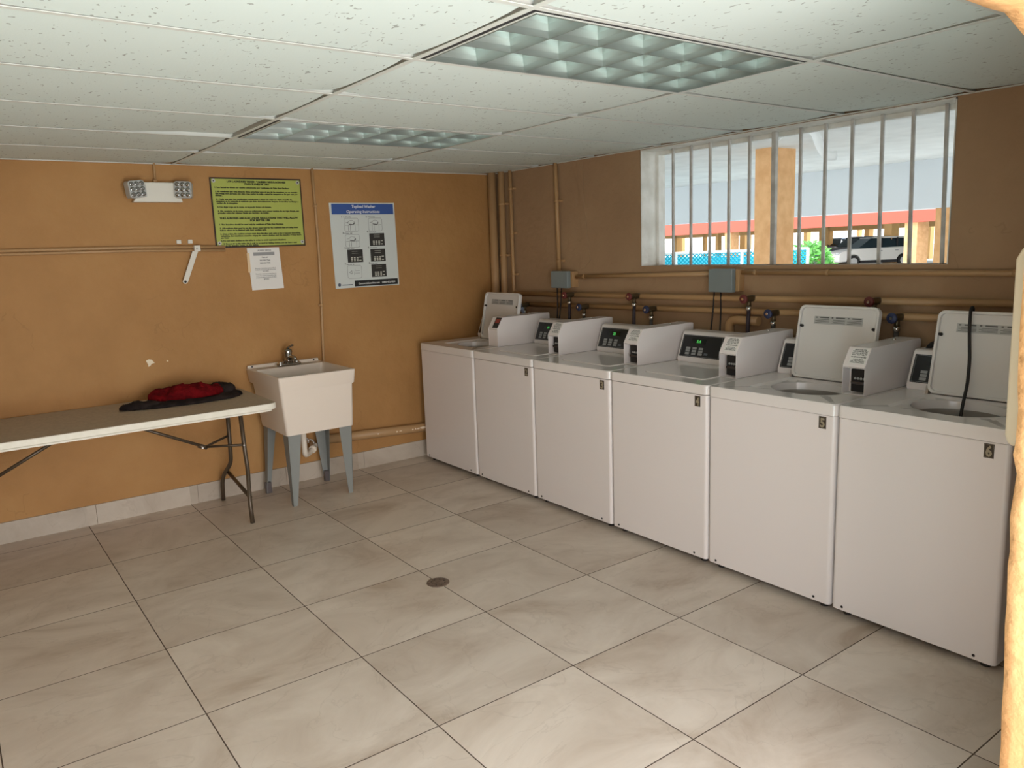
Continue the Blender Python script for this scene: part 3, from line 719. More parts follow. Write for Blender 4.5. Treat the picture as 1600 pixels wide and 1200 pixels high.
# emergency light
r = empty('emergency_light', (-2.55, 0, 1.96), 'white twin head emergency light high on the orange back wall', 'emergency light')
bm = bmesh.new(); prism(bm, [(-.152, 0), (.138, 0), (.128, .032), (.118, .12), (-.10, .12), (-.13, .032)], 'y', -.065, 0)
hb_ = obj('housing', bm, mat('emergency_white', srgb(222, 220, 208), .4), r, bev=.006)
obj('side_panel', B(-.135, -.07, -.068, -.064, .03, .105), mat('emergency_panel', srgb(200, 200, 192), .3), hb_)
M_clear = mat('clear_lens', srgb(178, 180, 176), .12, spec=.8)
for sx_, yaw_ in ((-.135, .25), (.145, -.45)):
    R_ = Matrix.Translation((sx_, -.075, .075)) @ Matrix.Rotation(yaw_, 4, 'Z') @ Matrix.Rotation(-.12 if sx_ < 0 else .05, 4, 'Y')
    bm = bmesh.new(); prism(bm, rrect(-.052, .052, -.052, .052, .018, 4), 'y', -.03, .028); bm.transform(R_)
    hd = obj('lamp_head', bm, M_clear, r, bev=.006)
    bm = bmesh.new()
    for a in range(3):
        for b in range(3):
            lathe(bm, [(.0145, 0), (.012, .006), (.004, .003)], 0, 0, 10, R_ @ Matrix.Translation((-.031+a*.031, -.0305, -.031+b*.031)) @ Matrix.Rotation(PI/2, 4, 'X'))
    obj('led_cluster', bm, mat('led_reflector', (.36, .37, .36), .2, metal=1), hd)
bm = bmesh.new(); tube(bm, [(-.005, -.02, .12), (-.005, -.02, .14)], .012, 10); obj('connector', bm, M_pipe, r)
pipe('conduit_pipe', [(-2.553, -.016, 2.10), (-2.549, -.016, H+.02)], .007, 'short thin painted conduit above the emergency light')
# painted horizontal conduit pair
r = empty('wall_conduit', (-3.6, 0, 1.68), 'long painted double conduit running left along the back wall to the bracket', 'conduit')
bm = bmesh.new(); tube(bm, [(-.89, -.016, .009), (.9, -.016, .010), (1.432, -.016, -.001)], .010, 10); obj('upper_conduit', bm, M_pipe, r)
bm = bmesh.new(); tube(bm, [(-.89, -.013, -.009), (.9, -.013, -.010), (1.432, -.013, -.022)], .009, 10); obj('lower_conduit', bm, M_pipe, r)
# bracket
M_br = mat('bracket_white', srgb(220, 216, 204), .45)
r = empty('closet_bracket', (-2.365, 0, 1.68), 'white metal support arm hanging diagonally from the painted conduit', 'bracket')
obj('clip', B(-.004, .034, -.045, -.024, -.025, .014), M_br, r, bev=.003)
bm = bmesh.new(); prism(bm, [(-.016, -.022), (.020, -.022), (-.062, -.215), (-.072, -.226), (-.088, -.226), (-.094, -.212)], 'y', -.040, -.028); arm = obj('arm', bm, M_br, r, bev=.002)
bm = bmesh.new(); lathe(bm, [(.008, 0), (.008, .002)], 0, 0, 14, Matrix.Translation((-.079, -.0395, -.213)) @ Matrix.Rotation(PI/2, 4, 'X')); obj('screw_hole', bm, M_dark, arm)
bm = bmesh.new(); lathe(bm, [(.006, 0), (.004, .003)], 0, 0, 12, Matrix.Translation((.012, -.045, -.006)) @ Matrix.Rotation(PI/2, 4, 'X')); obj('screw', bm, M_steel, r)
for x, nm in ((-2.450, 'left of the two small white wall clips above the conduit'), (-2.381, 'right of the two small white wall clips above the conduit')):
    prop(obj('wall_clip', B(x-.014, x+.014, -.012, 0, 1.706, 1.731), M_br, bev=.003), nm, 'clip', 'small clips above the conduit')
# green regulations sign
r = empty('regulations_sign', (-1.917, 0, 1.673), 'green black-bordered laundry regulations sign screwed to the back wall', 'sign')
SW, SH = .612, .451
obj('frame_board', B(-SW/2, SW/2, -.006, 0, 0, SH), mat('sign_edge', srgb(42, 24, 12), .5), r)
obj('sign_face', B(-SW/2+.009, SW/2-.009, -.0075, -.005, .009, SH-.009), mat('sign_green', srgb(168, 178, 84), .45), r)
ms = Matrix.Translation((-SW/2, -.0082, 0)) @ MTB
tl = []
def ln(s, x, y, h=.0085, wd=None, al='l'): tl.append((s, x, SH-y, h, wd, al))
cxs = SW/2
ln('LOS LAUNDRIES TIENEN TAMBIEN REGULACIONES', cxs, .030, .011, .395, 'c'); ln('PARA SU MEJOR USO', cxs, .045, .011, .165, 'c')
ln('1. Los laundries deben ser usados unicamente por residentes de Palm East Gardens.', .028, .068, wd=.50)
ln('2. El residente que esta lavando tiene prioridad para el uso de las maquinas, no se permite', .028, .094, wd=.555); ln('que venga otra persona con otra ropa sucia y le exija a usted las maquinas en las que esta por', .028, .107, wd=.555); ln('lavar.', .028, .119, wd=.045)
ln('3. Cada vez que los residentes comienzan a lavar su ropa no debe sacarla de', .030, .143, wd=.51); ln('maquinas, se le recuerda al residente que debe inmediatamente despues de terminar su tiempo a', .030, .156, wd=.555); ln('vaciar de la maquina.', .030, .168, wd=.14)
ln('4. No dejar ropa en la mesa, se la puede botar a la basura.', .032, .193, wd=.36)
ln('5. No sentarse en la mesa, pues se solamente para poner encima de su ropa limpia, sus', .034, .219, wd=.55); ln('prendas sobre las mismas hasta que termine de doblar.', .034, .231, wd=.34)
ln('THE LAUNDRIES ARE ALSO UNDER REGULATIONS THAT WILL ALLOW', cxs, .266, .011, .53, 'c'); ln('FOR BETTER USE', cxs, .281, .011, .135, 'c')
ln('1. The laundries should be used only by residents of Palm East Gardens.', .036, .305, wd=.43)
ln('2. All residents that need to use the dryers must wait for the residents that are using them', .036, .329, wd=.53); ln('before others to be finished with their washing cycle.', .036, .342, wd=.31)
ln('3. Once a time, the resident at issue must clean lint after each cycle or fee is imposed (something', .036, .366, wd=.545); ln('valuable), the machines must be empty to return clothes and the laundry if they don\'t', .036, .379, wd=.55); ln('use them.', .036, .391, wd=.055)
ln('4. Do not leave clothes on the table, in order to avoid unpleasant situations.', .036, .410, wd=.44)
ln('5. Do not sit on the table, this is only to be used for folding clothes, you can have a seat', .050, .430, wd=.50); ln('at the laundry room, on the tables.', .062, .441, wd=.22)
BOLD = .10
lt = obj('sign_lettering', text_bm(tl, ms), mat('sign_ink', srgb(46, 50, 12), .5), r)
obj('divider_line', B(-SW/2+.07, SW/2-.05, -.0084, -.0075, SH-.247, SH-.2458), mat('sign_rule', srgb(70, 74, 24), .5), r)
for x, z in ((-SW/2+.024, SH-.022), (SW/2-.024, SH-.024), (-SW/2+.026, .030), (SW/2-.022, .028)):
    bm = bmesh.new(); mt = Matrix.Translation((x, -.0075, z)) @ Matrix.Rotation(PI/2, 4, 'X'); lathe(bm, [(.013, 0), (.012, .002)], 0, 0, 16, mt); wsh = obj('washer_disc', bm, mat('zinc', (.5, .5, .48), .45, metal=.6), r)
    bm = bmesh.new(); lathe(bm, [(.0045, .002), (.0035, .004)], 0, 0, 10, mt); obj('screw', bm, M_dark, wsh)
BOLD = .03
# white notice
r = empty('paper_notice', (-1.907, 0, 1.385), 'small white paper notice taped just below the green sign', 'notice')
NW, NH = .218, .282
bm = bmesh.new(); prism(bm, [(-NW/2+.006, 0), (NW/2+.008, .004), (NW/2-.004, NH), (-NW/2-.006, NH)], 'y', -.003, -.001); obj('sheet', bm, M_paper, r)
mn = Matrix.Translation((-NW/2, -.0042, 0)) @ MTB
tl = []
SH = NH
for s, y, wd in (('LAUNDRY SERVICE', .022, .095), ('Please call', .068, .04), ('305-500-7264', .088, .072), ('305-500-7305', .106, .072), ('For service or refunds please contact the office of', .140, .14), ('the laundry company listed on this sheet and leave', .150, .14), ('your number', .160, .04),
                 ('Para servicio o devoluciones por favor llame a la', .178, .14), ('oficina de la compania de lavanderia y deje', .190, .14), ('su numero de telefono y la direccion del edificio', .202, .14), ('gracias', .213, .035)):
    ln(s, NW/2, y, .007 if wd > .1 else .009, wd, 'c')
obj('notice_lettering', text_bm(tl, mn), mat('notice_ink', srgb(96, 96, 96), .7), r)
obj('grey_banner', B(-NW/2+.034, NW/2-.040, -.0040, -.003, NH-.052, NH-.030), mat('banner_grey', srgb(150, 150, 150), .7), r)
obj('tape', B(-NW/2-.010, -NW/2+.008, -.0038, -.002, .12, .25), mat('tape_tan', srgb(224, 196, 156), .4), r)
# washer poster
r = empty('instruction_poster', (-1.152, 0, 1.36), 'white topload washer instruction poster with blue header', 'poster')
PW, PH = .511, .608
bm = bmesh.new(); prism(bm, [(-PW/2, 0), (PW/2+.004, .002), (PW/2, PH), (-PW/2-.006, PH-.002)], 'y', -.003, 0); obj('sheet', bm, mat('poster_paper', srgb(206, 212, 208), .6), r)
mp_ = Matrix.Translation((-PW/2, -.0032, 0)) @ MTB
bm = bmesh.new(); quad2(bm, .010, PW-.010, PH-.082, PH-.008, .0004, mp_); obj('blue_header', bm, mat('header_blue', srgb(52, 84, 150), .5), r)
mi_ = mp_ @ Matrix.Translation((0, 0, .0012))
sk = Matrix(((1, .12, 0, 0), (0, 1, 0, 0), (0, 0, 1, 0), (0, 0, 0, 1)))
obj('header_lettering', text_bm([('Topload Washer', PW/2-.065, PH-.036, .020, .19, 'c'), ('Operating Instructions', PW/2-.065, PH-.072, .020, .265, 'c')], mi_ @ sk), mat('header_white', srgb(222, 226, 232), .5), r)
obj('black_footer', (lambda b: (quad2(b, .150, PW-.006, .008, .052, .0004, mp_), b)[1])(bmesh.new()), M_ink, r)
obj('footer_lettering', text_bm([('CommercialLaundries.com', .180, .022, .013, .172, 'l'), ('1-800-432-9830', .372, .022, .013, .11, 'l')], mi_), mat('footer_white', srgb(226, 226, 222), .5), r)
bm = bmesh.new(); lathe(bm, [(.012, 0), (.012, .0003)], .030, .026, 16, mp_ @ Matrix.Translation((0, 0, .0004))); quad2(bm, .05, .135, .020, .026, .0006, mp_); obj('company_mark', bm, mat('mark_grey', srgb(70, 80, 96), .5), r)
cells = [(.100, .405, 'm'), (.290, .405, 'm'), (.100, .290, 'm'), (.292, .297, 'k'), (.108, .183, 'k'), (.292, .183, 'k'), (.100, .068, 'h'), (.292, .070, 'k')]
caps = ['Load laundry', 'Add soap', 'Close lid', 'Select wash cycle', 'Insert coins', 'Check temperature', 'Enjoy your day', 'Press start']
bl = bmesh.new(); bk = bmesh.new(); bw = bmesh.new(); caption = []
for q, (x, y, kd) in enumerate(cells):
    caption.append((str(q+1), x-.018, y+.098, .013, None, 'l')); caption.append((caps[q], x-.004, y+.099, .007, .06, 'l'))
    if kd == 'k':
        quad2(bk, x, x+.122, y, y+.092, .0005, mp_)
        for a in range(3):
            for b in range(3): quad2(bw, x+.026+a*.022, x+.040+a*.022, y+.008+b*.011, y+.016+b*.011, .0008, mp_)
        quad2(bw, x+.090, x+.108, y+.010, y+.017, .0008, mp_); quad2(bw, x+.090, x+.108, y+.034, y+.040, .0008, mp_)
        quad2(bw, x+.035, x+.085, y+.064, y+.066, .0008, mp_); quad2(bw, x+.035, x+.085, y+.078, y+.080, .0008, mp_)
    else:
        o_ = rrect(x, x+.112, y, y+.094, .014, 4); i_ = rrect(x+.0018, x+.1102, y+.0018, y+.0922, .0125, 4)
        vo_ = [bl.verts.new(mp_ @ Vector((p[0], p[1], .0006))) for p in o_]; vi_ = [bl.verts.new(mp_ @ Vector((p[0], p[1], .0006))) for p in i_]
        for k in range(len(o_)): bl.faces.new((vo_[k], vo_[(k+1) % len(o_)], vi_[(k+1) % len(o_)], vi_[k]))
        def seg_(a, b, w2=.0011):
            a = Vector(a); b = Vector(b); d = (b-a).normalized(); nn = Vector((-d.y, d.x))*w2
            vs = [bl.verts.new(mp_ @ Vector((p.x, p.y, .0007))) for p in (a-nn, b-nn, b+nn, a+nn)]; bl.faces.new(vs)
        if kd == 'm':
            seg_((x+.006, y+.044), (x+.106, y+.046)); seg_((x+.03, y+.044), (x+.03, y+.006)); seg_((x+.046, y+.044), (x+.046, y+.006)); seg_((x+.085, y+.046), (x+.085, y+.006), .0006)
            for k in range(10):
                a = k*PI/9; seg_((x+.055+.026*math.cos(a), y+.060+.018*math.sin(a)), (x+.055+.026*math.cos(a+PI/9), y+.060+.018*math.sin(a+PI/9)), .001)
            seg_((x+.012, y+.062), (x+.034, y+.066)); seg_((x+.035, y+.052), (x+.075, y+.047), .003); seg_((x+.072, y+.052), (x+.08, y+.062), .005)
        else:
            seg_((x+.052, y+.026), (x+.060, y+.066), .0014); seg_((x+.062, y+.055), (x+.098, y+.055)); seg_((x+.06, y+.036), (x+.098, y+.036)); seg_((x+.014, y+.044), (x+.034, y+.056)); seg_((x+.014, y+.044), (x+.034, y+.032)); seg_((x+.034, y+.032), (x+.034, y+.056)); seg_((x+.04, y+.032), (x+.043, y+.058), .0015)
obj('line_drawings', bl, mat('drawing_grey', srgb(96, 98, 96), .6), r); kp = obj('panel_pictures', bk, mat('picture_dark', srgb(48, 46, 42), .6), r); obj('key_pictures', bw, mat('picture_key', srgb(190, 190, 178), .6), kp)
obj('caption_lettering', text_bm(caption, mi_), M_ink, r)
# thin conduit down the back wall beside the poster
pipe('conduit_pipe', [(-1.526, -.014, H+.02), (-1.518, -.014, 1.60), (-1.548, -.014, .868), (-1.565, -.014, .40)], .0095, 'thin painted pipe down the back wall between sign and poster', rad=.3,
     clamps=[((-1.520, -.014, 1.93), (-1.520, -.014, 1.955), (-1.535, -1.505, -.012, 0, 1.935, 1.95)), ((-1.533, -.014, 1.24), (-1.532, -.014, 1.265), (-1.55, -1.52, -.012, 0, 1.245, 1.26))])
# low pipe with flaked paint
o = pipe('drain_pipe', [(-1.62, -.052, .285), (-.86, -.052, .243), (-.06, -.052, .225)], .034, 'low painted drain pipe running from the sink to the washers')
fl = bmesh.new()
for x, z, a, b in ((-.800, .247, .030, .009), (-.845, .246, .012, .005), (-.87, .248, .006, .006), (-.895, .246, .007, .005), (-1.0, .252, .012, .003), (-1.032, .252, .006, .006), (-1.19, .262, .006, .005)):
    pts = [(x+a*math.cos(t)*(1+.2*math.sin(3*t+x*40)), z+b*math.sin(t)) for t in [2*PI*k/14 for k in range(14)]]
    prism(fl, pts, 'y', -.0875, -.083)
obj('flaked_paint', fl, mat('bare_primer', srgb(232, 214, 190), .7), o)
# bare plaster chips in the back wall
bm = bmesh.new(); prism(bm, [(-2.722, .985), (-2.705, .992), (-2.688, .988), (-2.672, .966), (-2.690, .962), (-2.700, .950), (-2.712, .945), (-2.712, .960)], 'y', -.0015, .0)
prop(obj('plaster_chip', bm, mat('bare_plaster', srgb(236, 222, 196), .8)), 'larger pale bare plaster chip above the folding table', 'plaster chip', 'chips in the back wall')
bm = bmesh.new(); prism(bm, [(-2.602, .972), (-2.592, .975), (-2.588, .967), (-2.597, .965)], 'y', -.0015, .0)
prop(obj('plaster_chip', bm, mat('bare_plaster', srgb(226, 206, 170), .8)), 'tiny pale plaster chip right of the larger one', 'plaster chip', 'chips in the back wall')

# ------------------------------------------------------------------ utility sink
M_tub = mat('sink_plastic', srgb(226, 214, 200), .35)
r = empty('utility_sink', (-1.845, -.31, 0), 'white plastic laundry tub sink on four grey metal legs', 'sink')
def sk_loop(bm, x0, x1, y0, y1, z, rr_): return [bm.verts.new((p[0]+1.845, p[1]+.31, z)) for p in rrect(x0, x1, y0, y1, rr_, 4)]
bm = bmesh.new()
Lp = [sk_loop(bm, -2.058, -1.598, -.560, -.08, .474, .02), sk_loop(bm, -2.0935, -1.603, -.608, -.08, .765, .02), sk_loop(bm, -2.0955, -1.590, -.609, -.012, .772, .018), sk_loop(bm, -2.105, -1.588, -.624, -.01, .858, .010), sk_loop(bm, -2.102, -1.591, -.621, -.013, .862, .010),
      sk_loop(bm, -2.088, -1.605, -.606, -.135, .860, .02), sk_loop(bm, -2.075, -1.617, -.592, -.15, .80, .03), sk_loop(bm, -2.040, -1.64, -.54, -.17, .52, .05), sk_loop(bm, -1.9, -1.78, -.4, -.3, .505, .03)]
n = len(Lp[0])
for a, b in zip(Lp, Lp[1:]):
    for k in range(n): f = bm.faces.new((a[k], a[(k+1) % n], b[(k+1) % n], b[k])); f.smooth = True
bm.faces.new(Lp[0][::-1]); bm.faces.new(Lp[-1])
tb = obj('basin', bm, M_tub, r); em = tb.modifiers.new('e', 'EDGE_SPLIT'); em.split_angle = .5
obj('back_ledge', B(-2.100+1.845, -1.594+1.845, -.034+.31, -.012+.31, .858, .882), M_tub, tb, bev=.005)
for x in (-2.07, -1.63):
    bm = bmesh.new(); lathe(bm, [(.006, 0), (.005, .003)], 0, 0, 10, Matrix.Translation((x+1.845, -.034+.31, .872)) @ Matrix.Rotation(PI/2, 4, 'X')); obj('screw', bm, M_dark, tb)
bm = bmesh.new()
for x0 in (-2.06, -1.76):
    for k in range(14):
        box(bm, x0+1.845+k*.009, x0+1.845+k*.009+.004, -.115+.31, -.075+.31, .8622, .8632)
obj('embossed_ridges', bm, mat('ridge_grey', srgb(196, 184, 170), .5), tb)
M_leg = mat('leg_bluegrey', srgb(132, 135, 131), .5)
for (tx, ty, fx_, fy_, s1, s2) in ((-2.048, -.545, -2.046, -.535, 1, 1), (-1.607, -.545, -1.618, -.518, -1, 1), (-2.048, -.09, -2.078, -.105, 1, -1), (-1.607, -.09, -1.622, -.112, -1, -1)):
    bm = bmesh.new(); wt, wb, tk = .090, .030, .003
    X, Y = tx+1.845, ty+.31; x_, y_ = fx_+1.845, fy_+.31
    # L section: one flange in xz plane, one in yz plane
    prism(bm, [(X, .48), (X+s1*wt, .48), (x_+s1*wb, .0), (x_, .0)], 'y', 0, tk)
    for v in bm.verts: v.co.y = (v.co.y if s2 > 0 else -v.co.y)+(Y+(y_-Y)*(1-v.co.z/.48))
    b2 = len(bm.verts); vs_b = set(bm.verts)
    prism(bm, [(Y, .48), (Y+s2*wt, .48), (y_+s2*wb, .0), (y_, .0)], 'x', 0, tk)
    for v in bm.verts:
        if v not in vs_b: v.co.x = (v.co.x if s1 > 0 else -v.co.x)+(X+(x_-X)*(1-v.co.z/.48))
    lg = obj('leg', bm, M_leg, r)
    bm = bmesh.new(); hy = y_-.0012 if s2 > 0 else y_+.0
    if s2 > 0:
        lathe(bm, [(.006, 0), (.006, .001)], 0, 0, 12, Matrix.Translation((x_+s1*.015, y_+.0005, .030)) @ Matrix.Rotation(PI/2, 4, 'X')); obj('bolt_hole', bm, M_dark, lg)
    else:
        box(bm, x_-.004, x_+s1*.034, y_-.03, y_-.0, .001, .075); obj('levelling_bracket', bm, mat('bracket_steel', srgb(104, 98, 98), .4, metal=.5), lg)
M_tap = mat('tap_chrome', (.42, .41, .38), .22, metal=1)
bm = bmesh.new(); prism(bm, rrect(-.078, .078, -.026, .026, .024, 5), 'z', .862, .878)
fa = obj('faucet', bm, M_tap, tb, bev=.004, loc=(.008, .215, -.043)); fa.scale = (1.1, 1.15, 1.05)
bm = bmesh.new(); lathe(bm, [(.030, .876), (.027, .90), (.024, .935), (.028, .95), (.026, .965), (.012, .975)], 0, 0, 20); obj('faucet_body', bm, M_tap, fa)
bm = bmesh.new(); tube(bm, [(0, -.012, .905), (.002, -.05, .925), (.004, -.09, .922), (.005, -.105, .908)], .012, 12, rr=[.016, .0135, .012, .012]); obj('spout', bm, M_tap, fa)
bm = bmesh.new(); tube(bm, [(0, -.004, .972), (.0, -.02, .985), (.012, -.055, .998)], .008, 10, rr=[.010, .009, .011], flat=.6); obj('lever_handle', bm, M_tap, fa)
for x in (-.052, .052):
    bm = bmesh.new(); lathe(bm, [(.017, .876), (.017, .884), (.010, .892), (.003, .894)], x, 0, 16); obj('base_cap', bm, M_chrome, fa)
# sink drain trap
r2 = empty('drain_trap', (-1.76, -.16, .29), 'white plastic drain trap and chrome hoses beneath the sink', 'drain trap')
M_pvc = mat('pvc', srgb(226, 216, 200), .35)
bm = bmesh.new(); tube(bm, arc([(-.085, -.12, .19), (-.085, -.12, -.03), (-.04, -.06, -.045), (.06, .04, -.02), (.06, .11, -.02)], .04), .019, 14); obj('trap_pipe', bm, M_pvc, r2)
bm = bmesh.new(); tube(bm, [(.010, -.015, -.032), (.030, .008, -.027)], .027, 14); obj('slip_nut', bm, M_pvc, r2)
bm = bmesh.new(); tube(bm, [(-.06+.045*math.cos(a), -.02+.0*a, .035+.035*math.sin(a)) for a in [k*PI/10 for k in range(-1, 12)]], .0065, 10); obj('supply_hose', bm, M_chrome, r2)
bm = bmesh.new(); tube(bm, [(.0+.035*math.cos(a), .01, .01+.03*math.sin(a)) for a in [k*PI/10 for k in range(-1, 12)]], .0065, 10); obj('supply_hose', bm, M_chrome, r2)

# ------------------------------------------------------------------ folding table
TZ = .742
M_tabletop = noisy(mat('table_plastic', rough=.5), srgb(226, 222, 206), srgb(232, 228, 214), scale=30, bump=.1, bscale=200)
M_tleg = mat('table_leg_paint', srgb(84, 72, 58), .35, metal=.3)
r = empty('folding_table', (-3.085, -.40, 0), 'long off white plastic folding table with brown tube legs at left', 'table')
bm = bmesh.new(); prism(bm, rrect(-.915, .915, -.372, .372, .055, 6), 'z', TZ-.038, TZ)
M_ttop = noisy(mat('table_top_shaded', rough=.55), srgb(168, 156, 138), srgb(182, 170, 150), scale=60, bump=.1, bscale=200)  # top face coloured darker than the rim, front lighting put into colour
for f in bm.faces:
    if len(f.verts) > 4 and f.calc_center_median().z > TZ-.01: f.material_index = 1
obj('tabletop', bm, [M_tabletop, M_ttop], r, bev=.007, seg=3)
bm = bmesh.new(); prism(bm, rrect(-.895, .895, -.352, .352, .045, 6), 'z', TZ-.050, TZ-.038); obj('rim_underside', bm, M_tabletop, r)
for s in (1, -1):
    X0, X1 = (.765, .73) if s > 0 else (-.765, -.73)
    Yc = .0
    lgp = empty  # legs
    fpts = [(X0, -.10, TZ-.045), (X0-.005*s, -.115, .50), (X0-.012*s, -.135, .34), (X0-.02*s, -.205, .20), (X1, -.262, .10), (X1, -.272, .0)]
    bpts = [(X0, .16, TZ-.045), (X0-.005*s, .165, .50), (X0-.012*s, .18, .36), (X0-.02*s, .255, .24), (X1, .328, .14), (X1, .335, .0)]
    fpts = [(X0, -.10, TZ-.045), (X0, -.13, .40), (X0, -.15, .32), (X1, -.245, .14), (X1, -.262, .0)]
    bpts = [(X0, .16, TZ-.045), (X0, .185, .36), (X0, .20, .28), (X1, .315, .16), (X1, .335, .0)]
    l1 = obj('leg', T(arc(fpts, .06), .0135, 12), M_tleg, r)
    l2 = obj('leg', T(arc(bpts, .06), .0135, 12), M_tleg, r)
    obj('leg_spreader', T([(X1+.008*s, -.235, .155), (X0-.005*s, .265, .205)], .012, 10), M_tleg, r)
    obj('leg_top_bar', T([(X0, -.13, TZ-.058), (X0, .19, TZ-.058)], .0135, 10), M_tleg, r)
    # folding brace
    jn = Vector((.575*s, .04, .452))
    obj('brace', T([(.10*s, .04, TZ-.05), jn], .0095, 10), M_tleg, r)
    bm = bmesh.new(); tube(bm, [jn, (X0-.0*s, -.125, .462)], .008, 8); tube(bm, [jn, (X0-.0*s, .18, .470)], .008, 8); tube(bm, [jn-Vector((.04*s, 0, -.016)), jn+Vector((.01*s, 0, -.006))], .014, 10)
    obj('brace_fork', bm, M_tleg, r)
    bm = bmesh.new(); tube(bm, [(X0-.006, -.125, .462), (X0-.006, -.142, .462)], .005, 8); tube(bm, [(jn.x-.02, jn.y-.018, jn.z), (jn.x-.02, jn.y-.010, jn.z)], .006, 8); obj('rivet', bm, M_steel, r)
# clothes
def cloth_blob(name, cx, cy, z0, L_, Wd, Ht, rotz, M, seed, label, cat, shape=None):
    from mathutils import noise
    bm = bmesh.new(); bmesh.ops.create_icosphere(bm, subdivisions=5, radius=1)
    for v in bm.verts:
        c = v.co.copy(); x, y, z = c
        k = (abs(x)**3+abs(y)**3)**(1/3) if (abs(x)+abs(y)) > 0 else 1
        ang = math.atan2(y, x); rr_ = 1+.10*noise.noise(Vector((math.cos(ang)*1.7, math.sin(ang)*1.7, seed)))+.05*noise.noise(Vector((math.cos(ang)*5, math.sin(ang)*5, seed+3)))
        n1 = noise.noise(Vector((x*2.2, y*1.6, seed)))*.42+noise.noise(Vector((x*7, y*3.5, seed+5)))*.22+noise.noise(Vector((x*15, y*9, seed+9)))*.10
        hh = (shape(x, y) if shape else 1)
        zz = max(0, z)**.55*(1+n1)*Ht*hh
        if z < 0: zz = 0
        v.co = Vector((x*L_/2*rr_, y*Wd/2*rr_, max(zz, 0) if z > 0 else 0))
    bmesh.ops.rotate(bm, verts=bm.verts, cent=(0, 0, 0), matrix=Matrix.Rotation(rotz, 3, 'Z'))
    o = obj(name, bm, M, smooth=True); o.location = (cx, cy, z0)
    return prop(o, label, cat)
M_blackcloth = noisy(mat('black_cloth', rough=.9, spec=.15), srgb(30, 26, 26), srgb(52, 44, 42), scale=14, bump=.4, bscale=60)
M_redcloth = noisy(mat('red_fleece', rough=.95, spec=.1), srgb(78, 9, 14), srgb(118, 17, 22), scale=24, bump=.9, bscale=90)
JK = cloth_blob('black_jacket', -2.590, -.300, TZ+.001, .70, .27, .034, -.05, M_blackcloth, 2.0, 'crumpled black garment spread on the folding table under red fleece', 'clothing', shape=lambda x, y: .8+.55*max(0, x)**2)
cloth_blob('red_fleece', -2.555, -.265, TZ+.026, .45, .21, .072, -.04, M_redcloth, 6.0, 'bunched red fleece lying on the black garment', 'clothing')

for (nm, x, y, z, l, w_, h, rz, sd_) in (('sleeve', -2.345, -.215, .020, .17, .20, .055, .5, 12.0), ('sleeve', -2.84, -.325, .006, .24, .13, .034, -.12, 21.0)):
    c = cloth_blob(nm, x, y, TZ+z, l, w_, h, rz, M_blackcloth, sd_, None, None); c.parent = JK; c.location = Vector((x, y, TZ+z))-JK.location
# ------------------------------------------------------------------ floor drain and wall panel by the doorway
r = empty('floor_drain', (-1.943, -2.170, 0), 'round brown metal drain cover set in the floor tiles', 'floor drain')
bm = bmesh.new(); lathe(bm, [(.056, 0), (.056, .0025), (.052, .003), (.0, .003)], 0, 0, 32); obj('cover', bm, noisy(mat('drain_metal', rough=.5), srgb(88, 72, 60), srgb(120, 102, 88), scale=60), r)
bm = bmesh.new()
for k in range(8):
    a = k*PI/4; lathe(bm, [(.004, .0031), (.004, .0035)], .034*math.cos(a), .034*math.sin(a), 8)
obj('drain_holes', bm, M_dark, r)
r = empty('wall_cabinet', (-1.42, YF, 1.05), 'cream rounded panel edge on the wall just inside the doorway', 'wall cabinet')
bm = bmesh.new(); prism(bm, [(YF+.115, .50-.02), (YF+.10, .51), (YF, .51), (YF, .09), (YF+.055, .075), (YF+.07, .045), (YF+.095, .0), (YF+.112, .012), (YF+.118, .03)], 'x', -1.585+1.42, -1.28+1.42)
for v in bm.verts: v.co.y -= YF; v.co.x += (-.004 if v.co.x < 0 else 0)*(v.co.z-.25)*20*.5
obj('cover', bm, mat('cream_plastic', srgb(216, 204, 176), .5), r, bev=.008, seg=3)

# ------------------------------------------------------------------ outside the window
M_cols = noisy(mat('column_paint', rough=.8), srgb(226, 172, 118), srgb(240, 190, 136), scale=6, bump=.5, bscale=30)
M_conc = noisy(mat('pale_concrete', rough=.85), srgb(196, 196, 190), srgb(214, 214, 208), scale=1.5)
M_soff = noisy(mat('soffit_white', rough=.8), srgb(232, 234, 232), srgb(244, 246, 244), scale=2, bump=.2)
M_beamw = mat('beam_pale', srgb(226, 232, 236), .8)
M_coral = mat('coral_paint', srgb(210, 96, 74), .7)
M_tanb = mat('tan_paint', srgb(226, 178, 116), .8)
M_soffb = mat('soffit_bluegrey', srgb(196, 204, 210), .8)
ground = struct('ground', B(-30, 140, -60, 110, -.45, -.16), M_conc)
ground.name = 'outdoor_ground'  # this slab is the ground outside the building
SZ = 2.95
prop(obj('carport_slab', B(.22, 11.3, -14, 26, SZ, SZ+.25), M_soff), 'white carport ceiling slab seen through the window bars', 'carport roof')
prop(obj('edge_beam', B(11.3, 11.75, -14, 26, 2.06, SZ+.25), M_beamw), 'pale deep beam at the far edge of the carport ceiling', 'beam')
prop(obj('square_column', B(6.53, 7.13, 1.99, 2.28, -.16, SZ), M_cols), 'nearest square orange column outside, behind the thick bar', 'column', 'carport columns')
prop(obj('square_column', B(11.32, 11.72, 1.46, 1.84, -.16, 2.06), M_cols), 'orange column holding the pale beam at the right window edge', 'column', 'carport columns')
